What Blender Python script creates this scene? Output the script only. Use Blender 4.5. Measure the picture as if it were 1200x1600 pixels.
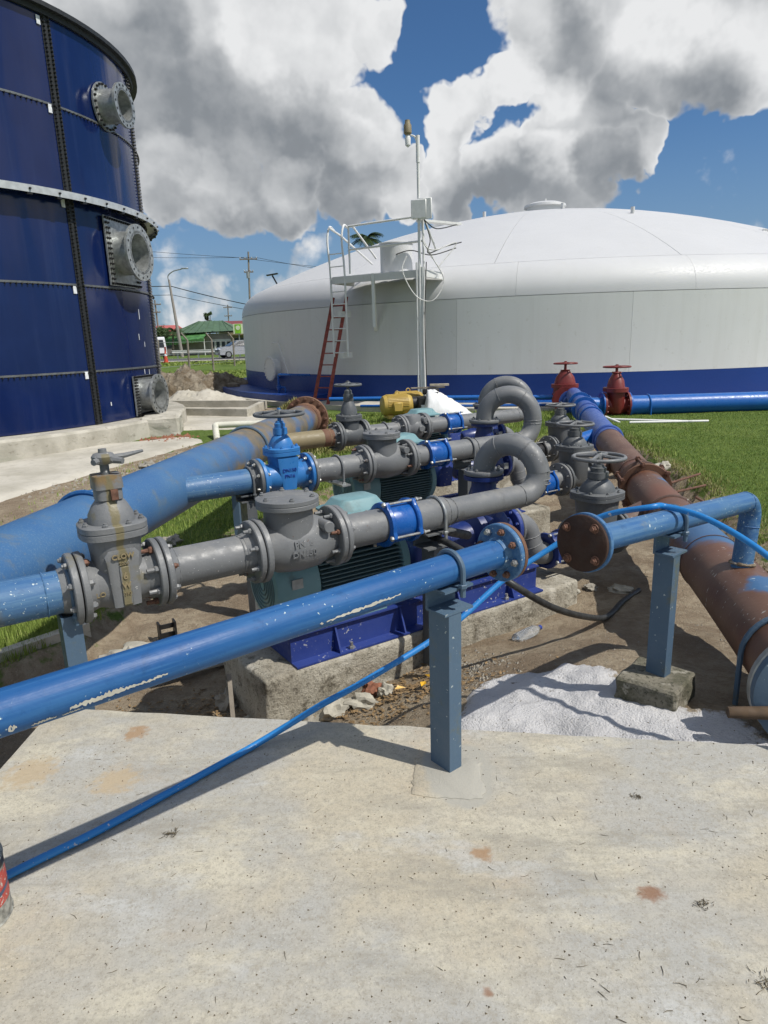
import bpy, bmesh, math, random
from mathutils import Vector, Matrix
random.seed(7)
S = bpy.context.scene
for o in list(bpy.data.objects): bpy.data.objects.remove(o)
COL = S.collection
R_ = math.radians

# ------------------------------------------------------------------ camera
cam_d = bpy.data.cameras.new('camera'); cam = bpy.data.objects.new('camera', cam_d); COL.objects.link(cam)
pitch, roll = R_(14.4), R_(1.75)
fw = Vector((0, math.cos(pitch), -math.sin(pitch))); r0 = Vector((1, 0, 0)); u0 = r0.cross(fw)
rt = r0*math.cos(roll) - u0*math.sin(roll); up = u0*math.cos(roll) + r0*math.sin(roll)
cam.matrix_world = Matrix(((rt.x, up.x, -fw.x, 0), (rt.y, up.y, -fw.y, 0), (rt.z, up.z, -fw.z, 1.7), (0, 0, 0, 1)))
cam_d.sensor_fit = 'VERTICAL'; cam_d.sensor_height = 36; cam_d.lens = 23.625
cam_d.clip_start = .05; cam_d.clip_end = 5000
S.camera = cam

# ------------------------------------------------------------------ sky, clouds, sun, exposure
SUN = Vector((.555, -.277, .845)).normalized()
w = bpy.data.worlds.new('World'); S.world = w; w.use_nodes = True
nt = w.node_tree; nt.nodes.clear(); N_ = nt.nodes.new; L_ = nt.links.new
def wm(op, a, b=None, c=None, clamp=False):
    n = N_('ShaderNodeMath'); n.operation = op; n.use_clamp = clamp
    for i, v in enumerate((a, b, c)):
        if v is None: continue
        if isinstance(v, (int, float)): n.inputs[i].default_value = v
        else: L_(v, n.inputs[i])
    return n.outputs[0]
def wv(op, a, b=None, scale=None):
    n = N_('ShaderNodeVectorMath'); n.operation = op
    for i, v in enumerate((a, b)):
        if v is None: continue
        if isinstance(v, (tuple, Vector)): n.inputs[i].default_value = tuple(v)
        else: L_(v, n.inputs[i])
    if scale is not None: n.inputs['Scale'].default_value = scale
    return n.outputs['Value'] if op == 'DOT_PRODUCT' else n.outputs[0]
def wnoise(vec, scale, detail=4, rough=.55, col=False):
    n = N_('ShaderNodeTexNoise'); n.inputs['Scale'].default_value = scale; n.inputs['Detail'].default_value = detail
    n.inputs['Roughness'].default_value = rough; L_(vec, n.inputs['Vector'])
    return n.outputs['Color'] if col else n.outputs['Fac']
def wrange(v, a, b, c=0., d=1., smooth=True):
    n = N_('ShaderNodeMapRange'); n.interpolation_type = 'SMOOTHSTEP' if smooth else 'LINEAR'
    for i, x in enumerate((v, a, b, c, d)):
        if isinstance(x, (int, float)): n.inputs[i].default_value = x
        else: L_(x, n.inputs[i])
    return n.outputs[0]
def wmix(f, a, b):
    n = N_('ShaderNodeMix'); n.data_type = 'RGBA'
    if isinstance(f, (int, float)): n.inputs[0].default_value = f
    else: L_(f, n.inputs[0])
    for i, v in ((6, a), (7, b)):
        if isinstance(v, tuple): n.inputs[i].default_value = (*v, 1)
        else: L_(v, n.inputs[i])
    return n.outputs[2]
tc = N_('ShaderNodeTexCoord'); DIR = tc.outputs['Generated']
sky = N_('ShaderNodeTexSky'); sky.sky_type = 'NISHITA'; sky.sun_disc = False
sky.sun_elevation = math.asin(SUN.z); sky.sun_rotation = math.atan2(SUN.x, SUN.y); sky.air_density = 1.0; sky.dust_density = .1; sky.ozone_density = 4
warp = wv('ADD', wv('SCALE', wv('SUBTRACT', wnoise(DIR, 6., 2, .5, True), (.5, .5, .5)), scale=.13), wv('SCALE', wv('SUBTRACT', wnoise(DIR, 22., 3, .6, True), (.5, .5, .5)), scale=.06))
DW = wv('NORMALIZE', wv('ADD', DIR, warp))
def blob(c, r, soft=.55, d=None):
    return wrange(wv('DOT_PRODUCT', d or DW, Vector(c).normalized()), math.cos(R_(r)), math.cos(R_(r*soft)))
def vmax(l):
    o = l[0]
    for x in l[1:]: o = wm('MAXIMUM', o, x)
    return o
CLOUD_GAIN = 9.8
CB = [((-0.311, 0.881, 0.356), 6.3), ((-0.225, 0.909, 0.351), 6.87), ((-0.136, 0.923, 0.361), 6.3), ((-0.059, 0.928, 0.367), 5.15), ((0.006, 0.934, 0.358), 2.98), ((-0.198, 0.934, 0.298), 6.3), ((-0.115, 0.953, 0.28), 5.44), ((-0.035, 0.966, 0.255), 4.3), ((0.014, 0.972, 0.236), 2.58), ((-0.251, 0.924, 0.289), 4.01), ((-0.244, 0.943, 0.225), 3.55), ((-0.253, 0.949, 0.189), 2.75), ((-0.196, 0.959, 0.205), 4.47), ((-0.114, 0.974, 0.198), 3.89), ((-0.029, 0.979, 0.2), 3.32), ((0.03, 0.981, 0.193), 2.29), ((0.206, 0.91, 0.36), 5.44), ((0.286, 0.896, 0.339), 6.3), ((0.368, 0.875, 0.316), 6.3), ((0.433, 0.846, 0.31), 6.3), ((0.356, 0.893, 0.276), 3.44), ((0.421, 0.869, 0.26), 2.86), ((0.272, 0.917, 0.293), 3.44), ((0.225, 0.932, 0.285), 3.44), ((0.155, 0.94, 0.304), 2.75), ((0.105, 0.958, 0.268), 3.32), ((0.09, 0.972, 0.219), 3.32), ((0.099, 0.979, 0.181), 3.32), ((0.174, 0.966, 0.192), 4.12), ((0.245, 0.95, 0.194), 4.12), ((0.297, 0.931, 0.211), 2.98), ((0.332, 0.919, 0.214), 2.06), ((0.278, 0.928, 0.247), 3.44), ((0.218, 0.945, 0.243), 2.29), ((-0.422, 0.887, 0.186), 5.15), ((0.505, 0.826, 0.251), 4.58)]
CT = [((0.439, 0.884, 0.162), 3.44), ((0.458, 0.876, 0.148), 3.06), ((-0.173, 0.978, 0.116), 2.78), ((-0.247, 0.962, 0.116), 3.06), ((-0.228, 0.971, 0.075), 3.33), ((-0.105, 0.989, 0.103), 2.78), ((-0.077, 0.989, 0.127), 2.22), ((-0.15, 0.985, 0.082), 2.78), ((-0.256, 0.966, 0.042), 3.33), ((-0.294, 0.944, 0.147), 2.22)]
CD = [((-0.286, 0.912, 0.293), 6.11), ((-0.202, 0.941, 0.271), 6.11), ((-0.119, 0.963, 0.242), 4.72), ((-0.032, 0.973, 0.226), 3.33), ((-0.218, 0.963, 0.159), 3.89), ((-0.135, 0.979, 0.155), 4.17), ((-0.04, 0.986, 0.162), 3.33), ((0.2, 0.967, 0.16), 4.44), ((0.116, 0.982, 0.149), 3.61), ((0.286, 0.943, 0.169), 3.61), ((0.323, 0.906, 0.275), 3.89), ((0.386, 0.887, 0.253), 3.33), ((0.244, 0.909, 0.338), 3.33), ((-0.246, 0.904, 0.35), 3.89)]
CW = [((-0.211, 0.954, 0.212), 2.5), ((-0.253, 0.938, 0.239), 2.5), ((-0.114, 0.972, 0.205), 2.5), ((0.018, 0.933, 0.36), 3.33), ((-0.052, 0.933, 0.356), 3.89), ((-0.112, 0.923, 0.367), 3.33), ((0.097, 0.951, 0.295), 3.33), ((0.081, 0.964, 0.255), 2.78), ((0.159, 0.937, 0.31), 2.78), ((0.221, 0.931, 0.292), 2.78), ((0.431, 0.853, 0.293), 3.89), ((0.347, 0.88, 0.325), 3.33), ((0.164, 0.959, 0.233), 2.5), ((0.228, 0.948, 0.221), 2.22), ((-0.018, 0.964, 0.265), 2.22), ((-0.094, 0.987, 0.127), 1.94), ((0.445, 0.881, 0.16), 1.67), ((-0.247, 0.962, 0.116), 2.22)]

FRONT = wrange(wv('DOT_PRODUCT', DIR, tuple(fw)), .30, .50)
far = wrange(wnoise(DIR, 2.3, 2, .5), .45, .60)
cover = wm('ADD', wm('MULTIPLY', vmax([blob(c, r, .45) for c, r in CB]+[wm('MULTIPLY', blob(c, r, .2), .45) for c, r in CT]), FRONT), wm('MULTIPLY', far, wm('SUBTRACT', 1., FRONT)))
n1 = wnoise(DIR, 13., 5, .52)
sun_t = (SUN - fw*SUN.dot(fw)).normalized()*.018
n2 = wnoise(wv('ADD', DIR, tuple(sun_t)), 13., 4, .52)
nb1 = wnoise(DW, 7., 3, .55); nb2 = wnoise(wv('ADD', DW, tuple(sun_t*1.8)), 7., 3, .55)
dens = wm('ADD', cover, wm('MULTIPLY', wm('SUBTRACT', n1, .5), 1.5))
alpha = wrange(dens, .34, .68)
thick = wrange(cover, .35, 1.0)
relief = wm('ADD', wm('MULTIPLY', wm('SUBTRACT', n2, n1), -.55), wm('MULTIPLY', wm('SUBTRACT', nb2, nb1), -.75))
dark = wm('MULTIPLY', vmax([blob(c, r*1.15, .1) for c, r in CD]), FRONT)
lite = wm('MULTIPLY', vmax([blob(c, r, .25) for c, r in CW]), FRONT)
val = wm('ADD', wm('ADD', wm('SUBTRACT', .93, wm('MULTIPLY', thick, .18)), relief), wm('SUBTRACT', wm('MULTIPLY', lite, .26), wm('MULTIPLY', dark, .40)), clamp=True)
ccol = N_('ShaderNodeValToRGB'); L_(val, ccol.inputs[0])
e = ccol.color_ramp.elements
e[0].position = .0; e[0].color = (.24, .255, .275, 1); e[1].position = 1.; e[1].color = (.93, .94, .95, 1)
for p_, c_ in ((.3, (.29, .315, .345)), (.60, (.56, .58, .60))):
    k = e.new(p_); k.color = (*c_, 1)
ccs = wv('SCALE', ccol.outputs[0], scale=CLOUD_GAIN)
# thin low haze veil near the horizon
up_ = N_('ShaderNodeSeparateXYZ'); L_(DIR, up_.inputs[0])
skyc = wmix(wrange(up_.outputs[2], .30, -.02, 0., .75), wv('MULTIPLY', sky.outputs[0], (.58, .80, .98)), (2.5, 3.5, 4.9))
final = wmix(alpha, skyc, ccs)
bg = N_('ShaderNodeBackground'); bg.inputs['Strength'].default_value = .093; L_(final, bg.inputs['Color'])
wo = N_('ShaderNodeOutputWorld'); L_(bg.outputs[0], wo.inputs['Surface'])

sun_d = bpy.data.lights.new('sun', 'SUN'); sun_d.energy = 4.4; sun_d.angle = R_(.55); sun_d.color = (1, .955, .88)
sun = bpy.data.objects.new('sun', sun_d); COL.objects.link(sun); sun.location = (8, -6, 12)
sun.rotation_euler = SUN.to_track_quat('Z', 'Y').to_euler()
S.view_settings.view_transform = 'Standard'; S.view_settings.look = 'None'; S.view_settings.gamma = 1; S.view_settings.exposure = -0.06
S.render.resolution_x, S.render.resolution_y = 768, 1024
w.cycles.sampling_method = 'MANUAL'; w.cycles.sample_map_resolution = 256
S.cycles.max_bounces = 6; S.cycles.diffuse_bounces = 3; S.cycles.glossy_bounces = 3; S.cycles.transmission_bounces = 4; S.cycles.adaptive_threshold = .02

# ------------------------------------------------------------------ mesh helpers
def frame(ax):
    ax = Vector(ax).normalized(); t = Vector((0, 0, 1)) if abs(ax.z) < .9 else Vector((1, 0, 0))
    u = t.cross(ax).normalized(); return ax, u, ax.cross(u)
class MB:
    def __init__(s): s.v = []; s.f = []
    def add(s, vs, fs):
        b = len(s.v); s.v += [tuple(x) for x in vs]; s.f += [tuple(i+b for i in f) for f in fs]; return s
    def rings(s, rs, cap0=True, cap1=True, close=False):
        n = len(rs[0]); vs = [p for r in rs for p in r]; fs = []; m = len(rs)
        for i in range(m if close else m-1):
            j = (i+1) % m
            for k in range(n): fs.append((i*n+k, i*n+(k+1) % n, j*n+(k+1) % n, j*n+k))
        if not close:
            if cap0: fs.append(tuple(range(n))[::-1])
            if cap1: fs.append(tuple((m-1)*n+k for k in range(n)))
        return s.add(vs, fs)
    def lathe(s, prof, o=(0, 0, 0), ax=(1, 0, 0), seg=28, cap=True, close=False):
        a, u, v = frame(ax); o = Vector(o)
        rs = [[o + a*h + (u*math.cos(2*math.pi*k/seg) + v*math.sin(2*math.pi*k/seg))*max(r, 1e-4) for k in range(seg)] for h, r in prof]
        return s.rings(rs, cap, cap, close)
    def cyl(s, p, q, r, r2=None, seg=16, bev=0):
        p, q = Vector(p), Vector(q); l = (q-p).length; r2 = r if r2 is None else r2
        pr = [(0, r), (l, r2)] if not bev else [(0, r-bev), (bev, r), (l-bev, r2), (l, r2-bev)]
        return s.lathe(pr, p, q-p, seg)
    def tube(s, path, r, seg=14, cap=True, close=False):
        P = [Vector(p) for p in path]; n = len(P); rs = []
        rr = r if isinstance(r, (list, tuple)) else [r]*n
        T = [((P[(i+1) % n]-P[i-1]) if close or 0 < i < n-1 else (P[1]-P[0] if i == 0 else P[-1]-P[-2])).normalized() for i in range(n)]
        _, u, _ = frame(T[0])
        for i in range(n):
            u = (u - T[i]*u.dot(T[i])).normalized(); v = T[i].cross(u)
            rs.append([P[i] + (u*math.cos(2*math.pi*k/seg)+v*math.sin(2*math.pi*k/seg))*rr[i] for k in range(seg)])
        return s.rings(rs, cap, cap, close)
    def torus(s, c, ax, Rr, r, seg=32, seg2=8, a0=0, a1=360, jit=0):
        a, u, v = frame(ax); c = Vector(c); full = a1-a0 >= 360
        n = seg if full else seg+1
        path = [c + (u*math.cos(R_(a0+(a1-a0)*k/seg)) + v*math.sin(R_(a0+(a1-a0)*k/seg)))*(Rr+random.uniform(-jit, jit)) for k in range(n)]
        rad = [r*(1+random.uniform(-.35, .35)) for _ in path] if jit else r
        return s.tube(path, rad, seg2, True, full)
    def box(s, c, d, rz=0, bev=0., m=None):
        x, y, z = d[0]/2, d[1]/2, d[2]/2; c = Vector(c); ro = Matrix.Rotation(rz, 3, 'Z') if m is None else m
        if bev <= 0:
            vs = [(-x,-y,-z),(x,-y,-z),(x,y,-z),(-x,y,-z),(-x,-y,z),(x,-y,z),(x,y,z),(-x,y,z)]
            fs = [(3,2,1,0),(4,5,6,7),(0,1,5,4),(1,2,6,5),(2,3,7,6),(3,0,4,7)]
            return s.add([c+ro@Vector(q) for q in vs], fs)
        b = min(bev, x*.9, y*.9, z*.9)
        bm = bmesh.new(); bmesh.ops.create_cube(bm, size=1)
        for q in bm.verts: q.co = Vector((q.co.x*2*x, q.co.y*2*y, q.co.z*2*z))
        bmesh.ops.bevel(bm, geom=bm.edges[:], offset=b, segments=1, affect='EDGES', profile=.5)
        bm.verts.index_update()
        s.add([c+ro@q.co for q in bm.verts], [[q.index for q in f.verts] for f in bm.faces]); bm.free(); return s
    def bar(s, p, q, w_, h_, up=(0, 0, 1)):
        p, q = Vector(p), Vector(q); a = (q-p).normalized(); upv = Vector(up)
        if abs(a.dot(upv)) > .95: upv = Vector((1, 0, 0))
        sd = upv.cross(a).normalized(); up2 = a.cross(sd)
        m = Matrix((a, sd, up2)).transposed()
        return s.box((p+q)/2, ((q-p).length, w_, h_), m=m)
    def prism(s, poly, z0, z1):
        n = len(poly); vs = [(x, y, z0) for x, y in poly] + [(x, y, z1) for x, y in poly]
        fs = [tuple(range(n))[::-1], tuple(range(n, 2*n))] + [(i, (i+1) % n, n+(i+1) % n, n+i) for i in range(n)]
        return s.add(vs, fs)
    def loft(s, secs, seg=24, o=(0, 0, 0)):
        o = Vector(o); rs = []
        for z, ax, ay, pw in secs:
            r = []
            for k in range(seg):
                t = 2*math.pi*k/seg; c_, s_ = math.cos(t), math.sin(t)
                r.append(o + Vector((ax*math.copysign(abs(c_)**(2/pw), c_), ay*math.copysign(abs(s_)**(2/pw), s_), z)))
            rs.append(r)
        return s.rings(rs)
    def hexbolt(s, c, ax, r, h, shank=0., sr=None):
        a, u, v = frame(ax); c = Vector(c)
        s.lathe([(0, r), (h*.8, r), (h, r*.82)], c, a, 6)
        if shank: s.cyl(c+a*h*.9, c+a*(h+shank), sr or r*.55, seg=8)
        return s
    def build(s, name, mat, parent=None, smooth=42, **kw):
        me = bpy.data.meshes.new(name); me.from_pydata(s.v, [], s.f); me.update()
        bm = bmesh.new(); bm.from_mesh(me); bmesh.ops.recalc_face_normals(bm, faces=bm.faces); bm.to_mesh(me); bm.free()
        if smooth:
            for p in me.polygons: p.use_smooth = True
            me.set_sharp_from_angle(angle=R_(smooth))
        me.materials.append(M[mat]); return obj(name, me, parent, **kw)
def obj(name, me, parent=None, loc=None, rot=None, **kw):
    o = bpy.data.objects.new(name, me); COL.objects.link(o)
    if parent is not None: o.parent = parent
    if loc is not None: o.location = loc
    if rot is not None: o.rotation_euler = rot
    for k, v in kw.items(): o[k] = v
    return o
def tag(o, label, cat, group=None):
    o['label'] = label; o['category'] = cat
    if group: o['group'] = group
    return o
def thing(name, label, cat, loc=(0, 0, 0), rz=0., group=None, rot=None):
    o = bpy.data.objects.new(name, None); COL.objects.link(o); o.empty_display_size = .1
    o.location = loc; o.rotation_euler = rot if rot is not None else (0, 0, rz); return tag(o, label, cat, group)
def copy_tree(o, parent=None):
    c = o.copy(); COL.objects.link(c); c.parent = parent
    for ch in list(o.children): copy_tree(ch, c)
    return c
def struct(o): o['kind'] = 'structure'; return o
def fillet(pts, r, n=10):
    P = [Vector(p) for p in pts]; out = [P[0]]
    for i in range(1, len(P)-1):
        rr = r[i-1] if isinstance(r, (list, tuple)) else r
        a = (P[i-1]-P[i]).normalized(); b = (P[i+1]-P[i]).normalized(); ang = a.angle(b)
        if rr <= 0 or ang > 3.1: out.append(P[i]); continue
        t = rr/math.tan(ang/2); c = P[i] + (a+b).normalized()*rr/math.sin(ang/2)
        s0 = P[i]+a*t-c; s1 = P[i]+b*t-c; tot = s0.angle(s1); axn = s0.cross(s1).normalized()
        for k in range(n+1): out.append(c + Matrix.Rotation(tot*k/n, 3, axn) @ s0)
    out.append(P[-1]); return out
def smooth_path(pts, n=8):
    P = [Vector(p) for p in pts]; P = [2*P[0]-P[1]] + P + [2*P[-1]-P[-2]]; out = []
    for i in range(1, len(P)-2):
        for k in range(n):
            t = k/n; a, b, c, d = P[i-1:i+3]
            out.append(.5*((2*b)+(c-a)*t+(2*a-5*b+4*c-d)*t*t+(3*b-a-3*c+d)*t**3))
    out.append(P[-2]); return out
def text_mesh(txt, size, depth=.002, bold=0.):
    cu = bpy.data.curves.new('lettering', 'FONT'); cu.body = txt; cu.size = size; cu.extrude = depth; cu.align_x = 'CENTER'; cu.align_y = 'CENTER'; cu.offset = bold; cu.resolution_u = 3
    o = bpy.data.objects.new('lettering', cu); COL.objects.link(o)
    me = bpy.data.meshes.new_from_object(o.evaluated_get(bpy.context.evaluated_depsgraph_get())); bpy.data.objects.remove(o); bpy.data.curves.remove(cu)
    return me

# ------------------------------------------------------------------ materials
M = {}
class NT:
    def __init__(s, name, rough=.5, metal=0., spec=.5):
        s.m = bpy.data.materials.new(name); s.m.use_nodes = True; s.t = s.m.node_tree
        s.b = s.t.nodes['Principled BSDF']; s.b.inputs['Roughness'].default_value = rough; s.b.inputs['Metallic'].default_value = metal
        s.b.inputs['Specular IOR Level'].default_value = spec
        g = s.t.nodes.new('ShaderNodeNewGeometry'); s.pos = g.outputs['Position']; s.nrm = g.outputs['Normal']; M[name] = s.m
    def n(s, t): return s.t.nodes.new(t)
    def l(s, a, b): s.t.links.new(a, b)
    def noise(s, scale, detail=4, rough=.55, vec=None, sc=None, off=(0, 0, 0)):
        v = vec or s.pos
        if sc or any(off):
            mp = s.n('ShaderNodeMapping'); s.l(v, mp.inputs[0]); mp.inputs['Scale'].default_value = sc or (1, 1, 1); mp.inputs['Location'].default_value = off; v = mp.outputs[0]
        q = s.n('ShaderNodeTexNoise'); q.inputs['Scale'].default_value = scale; q.inputs['Detail'].default_value = detail; q.inputs['Roughness'].default_value = rough; s.l(v, q.inputs['Vector']); return q.outputs['Fac']
    def vor(s, scale, feat='F1', out='Distance', vec=None, rnd=1.):
        q = s.n('ShaderNodeTexVoronoi'); q.feature = feat; q.inputs['Scale'].default_value = scale; q.inputs['Randomness'].default_value = rnd; s.l(vec or s.pos, q.inputs['Vector']); return q.outputs[out]
    def rng(s, v, a, b, c=0., d=1.):
        q = s.n('ShaderNodeMapRange'); q.interpolation_type = 'SMOOTHSTEP'; s.l(v, q.inputs[0])
        for i, x in enumerate((a, b, c, d)): q.inputs[i+1].default_value = x
        return q.outputs[0]
    def math(s, op, a, b=0.):
        q = s.n('ShaderNodeMath'); q.operation = op
        for i, x in enumerate((a, b)):
            if isinstance(x, (int, float)): q.inputs[i].default_value = x
            else: s.l(x, q.inputs[i])
        return q.outputs[0]
    def mix(s, f, a, b):
        q = s.n('ShaderNodeMix'); q.data_type = 'RGBA'
        if isinstance(f, (int, float)): q.inputs[0].default_value = f
        else: s.l(f, q.inputs[0])
        for i, x in ((6, a), (7, b)):
            if isinstance(x, tuple): q.inputs[i].default_value = (*x, 1)
            else: s.l(x, q.inputs[i])
        return q.outputs[2]
    def ramp(s, v, stops):
        q = s.n('ShaderNodeValToRGB'); s.l(v, q.inputs[0]); e = q.color_ramp.elements
        e[0].position = stops[0][0]; e[0].color = (*stops[0][1], 1); e[1].position = stops[-1][0]; e[1].color = (*stops[-1][1], 1)
        for p, c in stops[1:-1]: k = e.new(p); k.color = (*c, 1)
        return q.outputs[0]
    def sep(s, v=None):
        q = s.n('ShaderNodeSeparateXYZ'); s.l(v or s.pos, q.inputs[0]); return q.outputs
    def dist(s, p, sc=(1, 1, 1), wob=0., wscale=8.):
        v = s.n('ShaderNodeVectorMath'); v.operation = 'SUBTRACT'; s.l(s.pos, v.inputs[0]); v.inputs[1].default_value = p
        k = s.n('ShaderNodeVectorMath'); k.operation = 'MULTIPLY'; s.l(v.outputs[0], k.inputs[0]); k.inputs[1].default_value = sc
        q = s.n('ShaderNodeVectorMath'); q.operation = 'LENGTH'; s.l(k.outputs[0], q.inputs[0]); o = q.outputs['Value']
        if wob: o = s.math('ADD', o, s.math('MULTIPLY', s.math('SUBTRACT', s.noise(wscale, 4), .5), wob))
        return o
    def bump(s, h, strength=.3, dist=.01):
        q = s.n('ShaderNodeBump'); q.inputs['Strength'].default_value = strength; q.inputs['Distance'].default_value = dist; s.l(h, q.inputs['Height'])
        s.l(q.outputs[0], s.b.inputs['Normal']); return s
    def col(s, c):
        if isinstance(c, tuple): s.b.inputs['Base Color'].default_value = (*c, 1)
        else: s.l(c, s.b.inputs['Base Color'])
        return s
    def rgh(s, v): s.l(v, s.b.inputs['Roughness']); return s
def paint(name, c, fade, rough=.42, chip=None, chip_amt=.0, chip_scale=60., metal=0., bump=.12, fscale=3., dirt=None, dirt_amt=.0, streak=0., bscale=90.):
    n = NT(name, rough, metal)
    a = n.mix(n.rng(n.noise(fscale, 5, .6), .35, .72), c, fade)
    a = n.mix(n.rng(n.noise(38., 5, .7), .42, .75, 0., .35), a, fade)
    if dirt: a = n.mix(n.math('MULTIPLY', n.rng(n.noise(6.5, 6, .65, off=(3, 1, 7)), .62-dirt_amt, .72-dirt_amt*.6), .85), a, dirt)
    if chip:
        k = n.rng(n.noise(chip_scale, 2, .5, off=(5, 2, 1)), .70-chip_amt*.1, .72-chip_amt*.1)
        k2 = n.rng(n.noise(4., 3, .5, off=(9, 9, 2)), .40, .62)
        a = n.mix(n.math('MULTIPLY', k, k2), a, chip)
    n.col(a)
    n.rgh(n.rng(n.noise(24., 4), .3, .7, rough-.08, rough+.16))
    n.bump(n.math('ADD', n.noise(bscale, 3), n.math('MULTIPLY', n.noise(9., 3), .8)), bump, .004)
    return n
def plain(name, c, rough=.5, metal=0., var=.18, scale=12., spec=.5):
    n = NT(name, rough, metal, spec); d = tuple(x*(1-var) for x in c); h = tuple(min(1, x*(1+var)) for x in c)
    n.col(n.mix(n.rng(n.noise(scale, 5), .3, .7), d, h)); n.rgh(n.rng(n.noise(scale*2.3, 4), .3, .7, max(.05, rough-.1), min(1, rough+.1))); return n
RUST = (.16, .065, .03)
paint('grey_paint', (.150, .157, .163), (.178, .184, .19), .44, (.50, .50, .48), -.05, 80., bump=.22, dirt=(.12, .122, .122), dirt_amt=.04)
gw = paint('grey_paint_worn', (.145, .152, .158), (.185, .19, .194), .50, (.5, .5, .47), -.05, 60., dirt=(.165, .150, .095), dirt_amt=.03, bump=.35)
tcx = gw.n('ShaderNodeTexCoord'); ox, oy, oz = gw.sep(tcx.outputs['Object']); wx = gw.math('ABSOLUTE', gw.math('ADD', ox, gw.math('MULTIPLY', gw.math('SUBTRACT', gw.noise(22.), .5), .03)))
gw.col(gw.mix(gw.math('MULTIPLY', gw.math('MULTIPLY', gw.rng(wx, .019, .011), gw.rng(oy, -.02, -.04)), .8), gw.b.inputs['Base Color'].links[0].from_socket, (.175, .145, .060)))
gw.col(gw.mix(gw.math('MULTIPLY', gw.math('MULTIPLY', gw.rng(oz, .375, .42), gw.rng(oz, .452, .440)), gw.rng(gw.noise(30.), .40, .56)), gw.b.inputs['Base Color'].links[0].from_socket, (.22, .15, .07)))
paint('dark_grey_paint', (.098, .106, .112), (.122, .13, .136), .45, (.5, .5, .48), -.1, 60., bump=.2)
def brushed(name, c0, c1, c2, rough, chipc, chip=.70):
    n = NT(name, rough, 0, .32); tc_ = n.n('ShaderNodeTexCoord'); mp = n.n('ShaderNodeMapping'); n.l(tc_.outputs['Object'], mp.inputs[0]); mp.inputs['Scale'].default_value = (2.2, 70, 70); st = n.noise(1., 4, .65, vec=mp.outputs[0])
    a = n.mix(n.rng(n.noise(3., 5, .6), .35, .7), c0, c1); a = n.mix(n.rng(st, .42, .66, 0., .75), a, c2)
    a = n.mix(n.rng(n.noise(26., 5, .7), .54, .72, 0., .45), a, tuple(x*.62 for x in c0))
    a = n.mix(n.math('MULTIPLY', n.rng(n.noise(75., 3, .6), chip-.03, chip), n.rng(n.noise(5., 3), .46, .58)), a, chipc)
    n.col(a); n.rgh(n.rng(st, .3, .7, rough-.05, rough+.2)); n.bump(n.math('ADD', n.math('MULTIPLY', st, 1.2), n.noise(60., 4)), .25, .003); return n
brushed('pipe_blue', (.012, .082, .250), (.019, .100, .275), (.034, .132, .315), .46, (.52, .62, .58))
def dusty(name, dust, amt):
    t_ = M[name].node_tree; bs = t_.nodes['Principled BSDF']; q = NT.__new__(NT); q.m = M[name]; q.t = t_; q.b = bs; g_ = t_.nodes.new('ShaderNodeNewGeometry'); q.pos = g_.outputs['Position']; q.nrm = g_.outputs['Normal']
    src = bs.inputs['Base Color'].links[0].from_socket; nz = q.sep(q.nrm)[2]
    a = q.mix(q.math('MULTIPLY', q.math('MULTIPLY', q.rng(nz, .35, .95), q.rng(q.noise(9., 5, .7), .40, .66)), amt), src, dust)
    a = q.mix(q.math('MULTIPLY', q.rng(q.noise(46., 4, .7, off=(1, 4, 9)), .66, .72), q.rng(q.noise(3.5, 3, off=(8, 0, 1)), .48, .60)), a, (.13, .075, .045)); q.col(a)
dusty('grey_paint', (.255, .25, .235), .55); dusty('dark_grey_paint', (.20, .20, .19), .5)
fb = brushed('faded_blue', (.042, .125, .29), (.070, .160, .295), (.105, .21, .34), .42, (.52, .60, .60), .68)
fb.col(fb.mix(fb.rng(fb.noise(5.5, 6, .66, off=(3, 1, 7)), .56, .70, 0., .75), fb.b.inputs['Base Color'].links[0].from_socket, (.155, .17, .165)))
paint('header_blue', (.042, .135, .30), (.065, .165, .31), .40, (.45, .52, .55), .1, 50., dirt=(.20, .17, .10), dirt_amt=.05, bump=.22, bscale=160)
paint('post_blue', (.068, .120, .185), (.088, .142, .20), .5, (.40, .45, .44), .05, 60., dirt=(.125, .130, .085), dirt_amt=.06, bump=.25)
paint('valve_blue', (.030, .165, .44), (.042, .19, .47), .33, None, bump=.08)
paint('coupling_blue', (.007, .082, .33), (.011, .100, .37), .28, (.4, .5, .6), -.2, 40., bump=.08)
paint('pump_blue', (.009, .024, .13), (.014, .034, .165), .38, (.35, .38, .5), -.2, 50., bump=.08)
paint('frame_blue', (.020, .042, .205), (.028, .054, .235), .42, (.50, .50, .48), .50, 50., bump=.1, dirt=(.22, .24, .30), dirt_amt=-.02)
paint('suction_blue', (.042, .095, .34), (.06, .12, .37), .40, (.5, .55, .6), .0, 45., bump=.1)
paint('bright_blue', (.007, .105, .40), (.010, .125, .43), .34, None, bump=.06)
paint('hose_blue', (.012, .18, .50), (.02, .21, .54), .36, (.5, .5, .48), .4, 60., bump=.06)
paint('motor_teal', (.155, .285, .305), (.185, .325, .345), .42, (.45, .5, .5), -.3, 40., dirt=(.13, .20, .205), dirt_amt=.02)
paint('motor_fins', (.085, .145, .155), (.11, .175, .185), .45)
paint('red_paint', (.165, .022, .020), (.205, .032, .028), .40, (.1, .03, .02), .0, 40., dirt=(.11, .02, .016), dirt_amt=.04)
paint('brown_pipe', (.105, .062, .048), (.145, .09, .068), .55, (.45, .45, .42), .3, 60., dirt=(.075, .05, .042), dirt_amt=.06, bump=.3)
paint('rusty_steel', (.125, .058, .034), (.19, .105, .065), .75, None, bump=.5, dirt=(.07, .04, .03), dirt_amt=.08)
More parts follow.
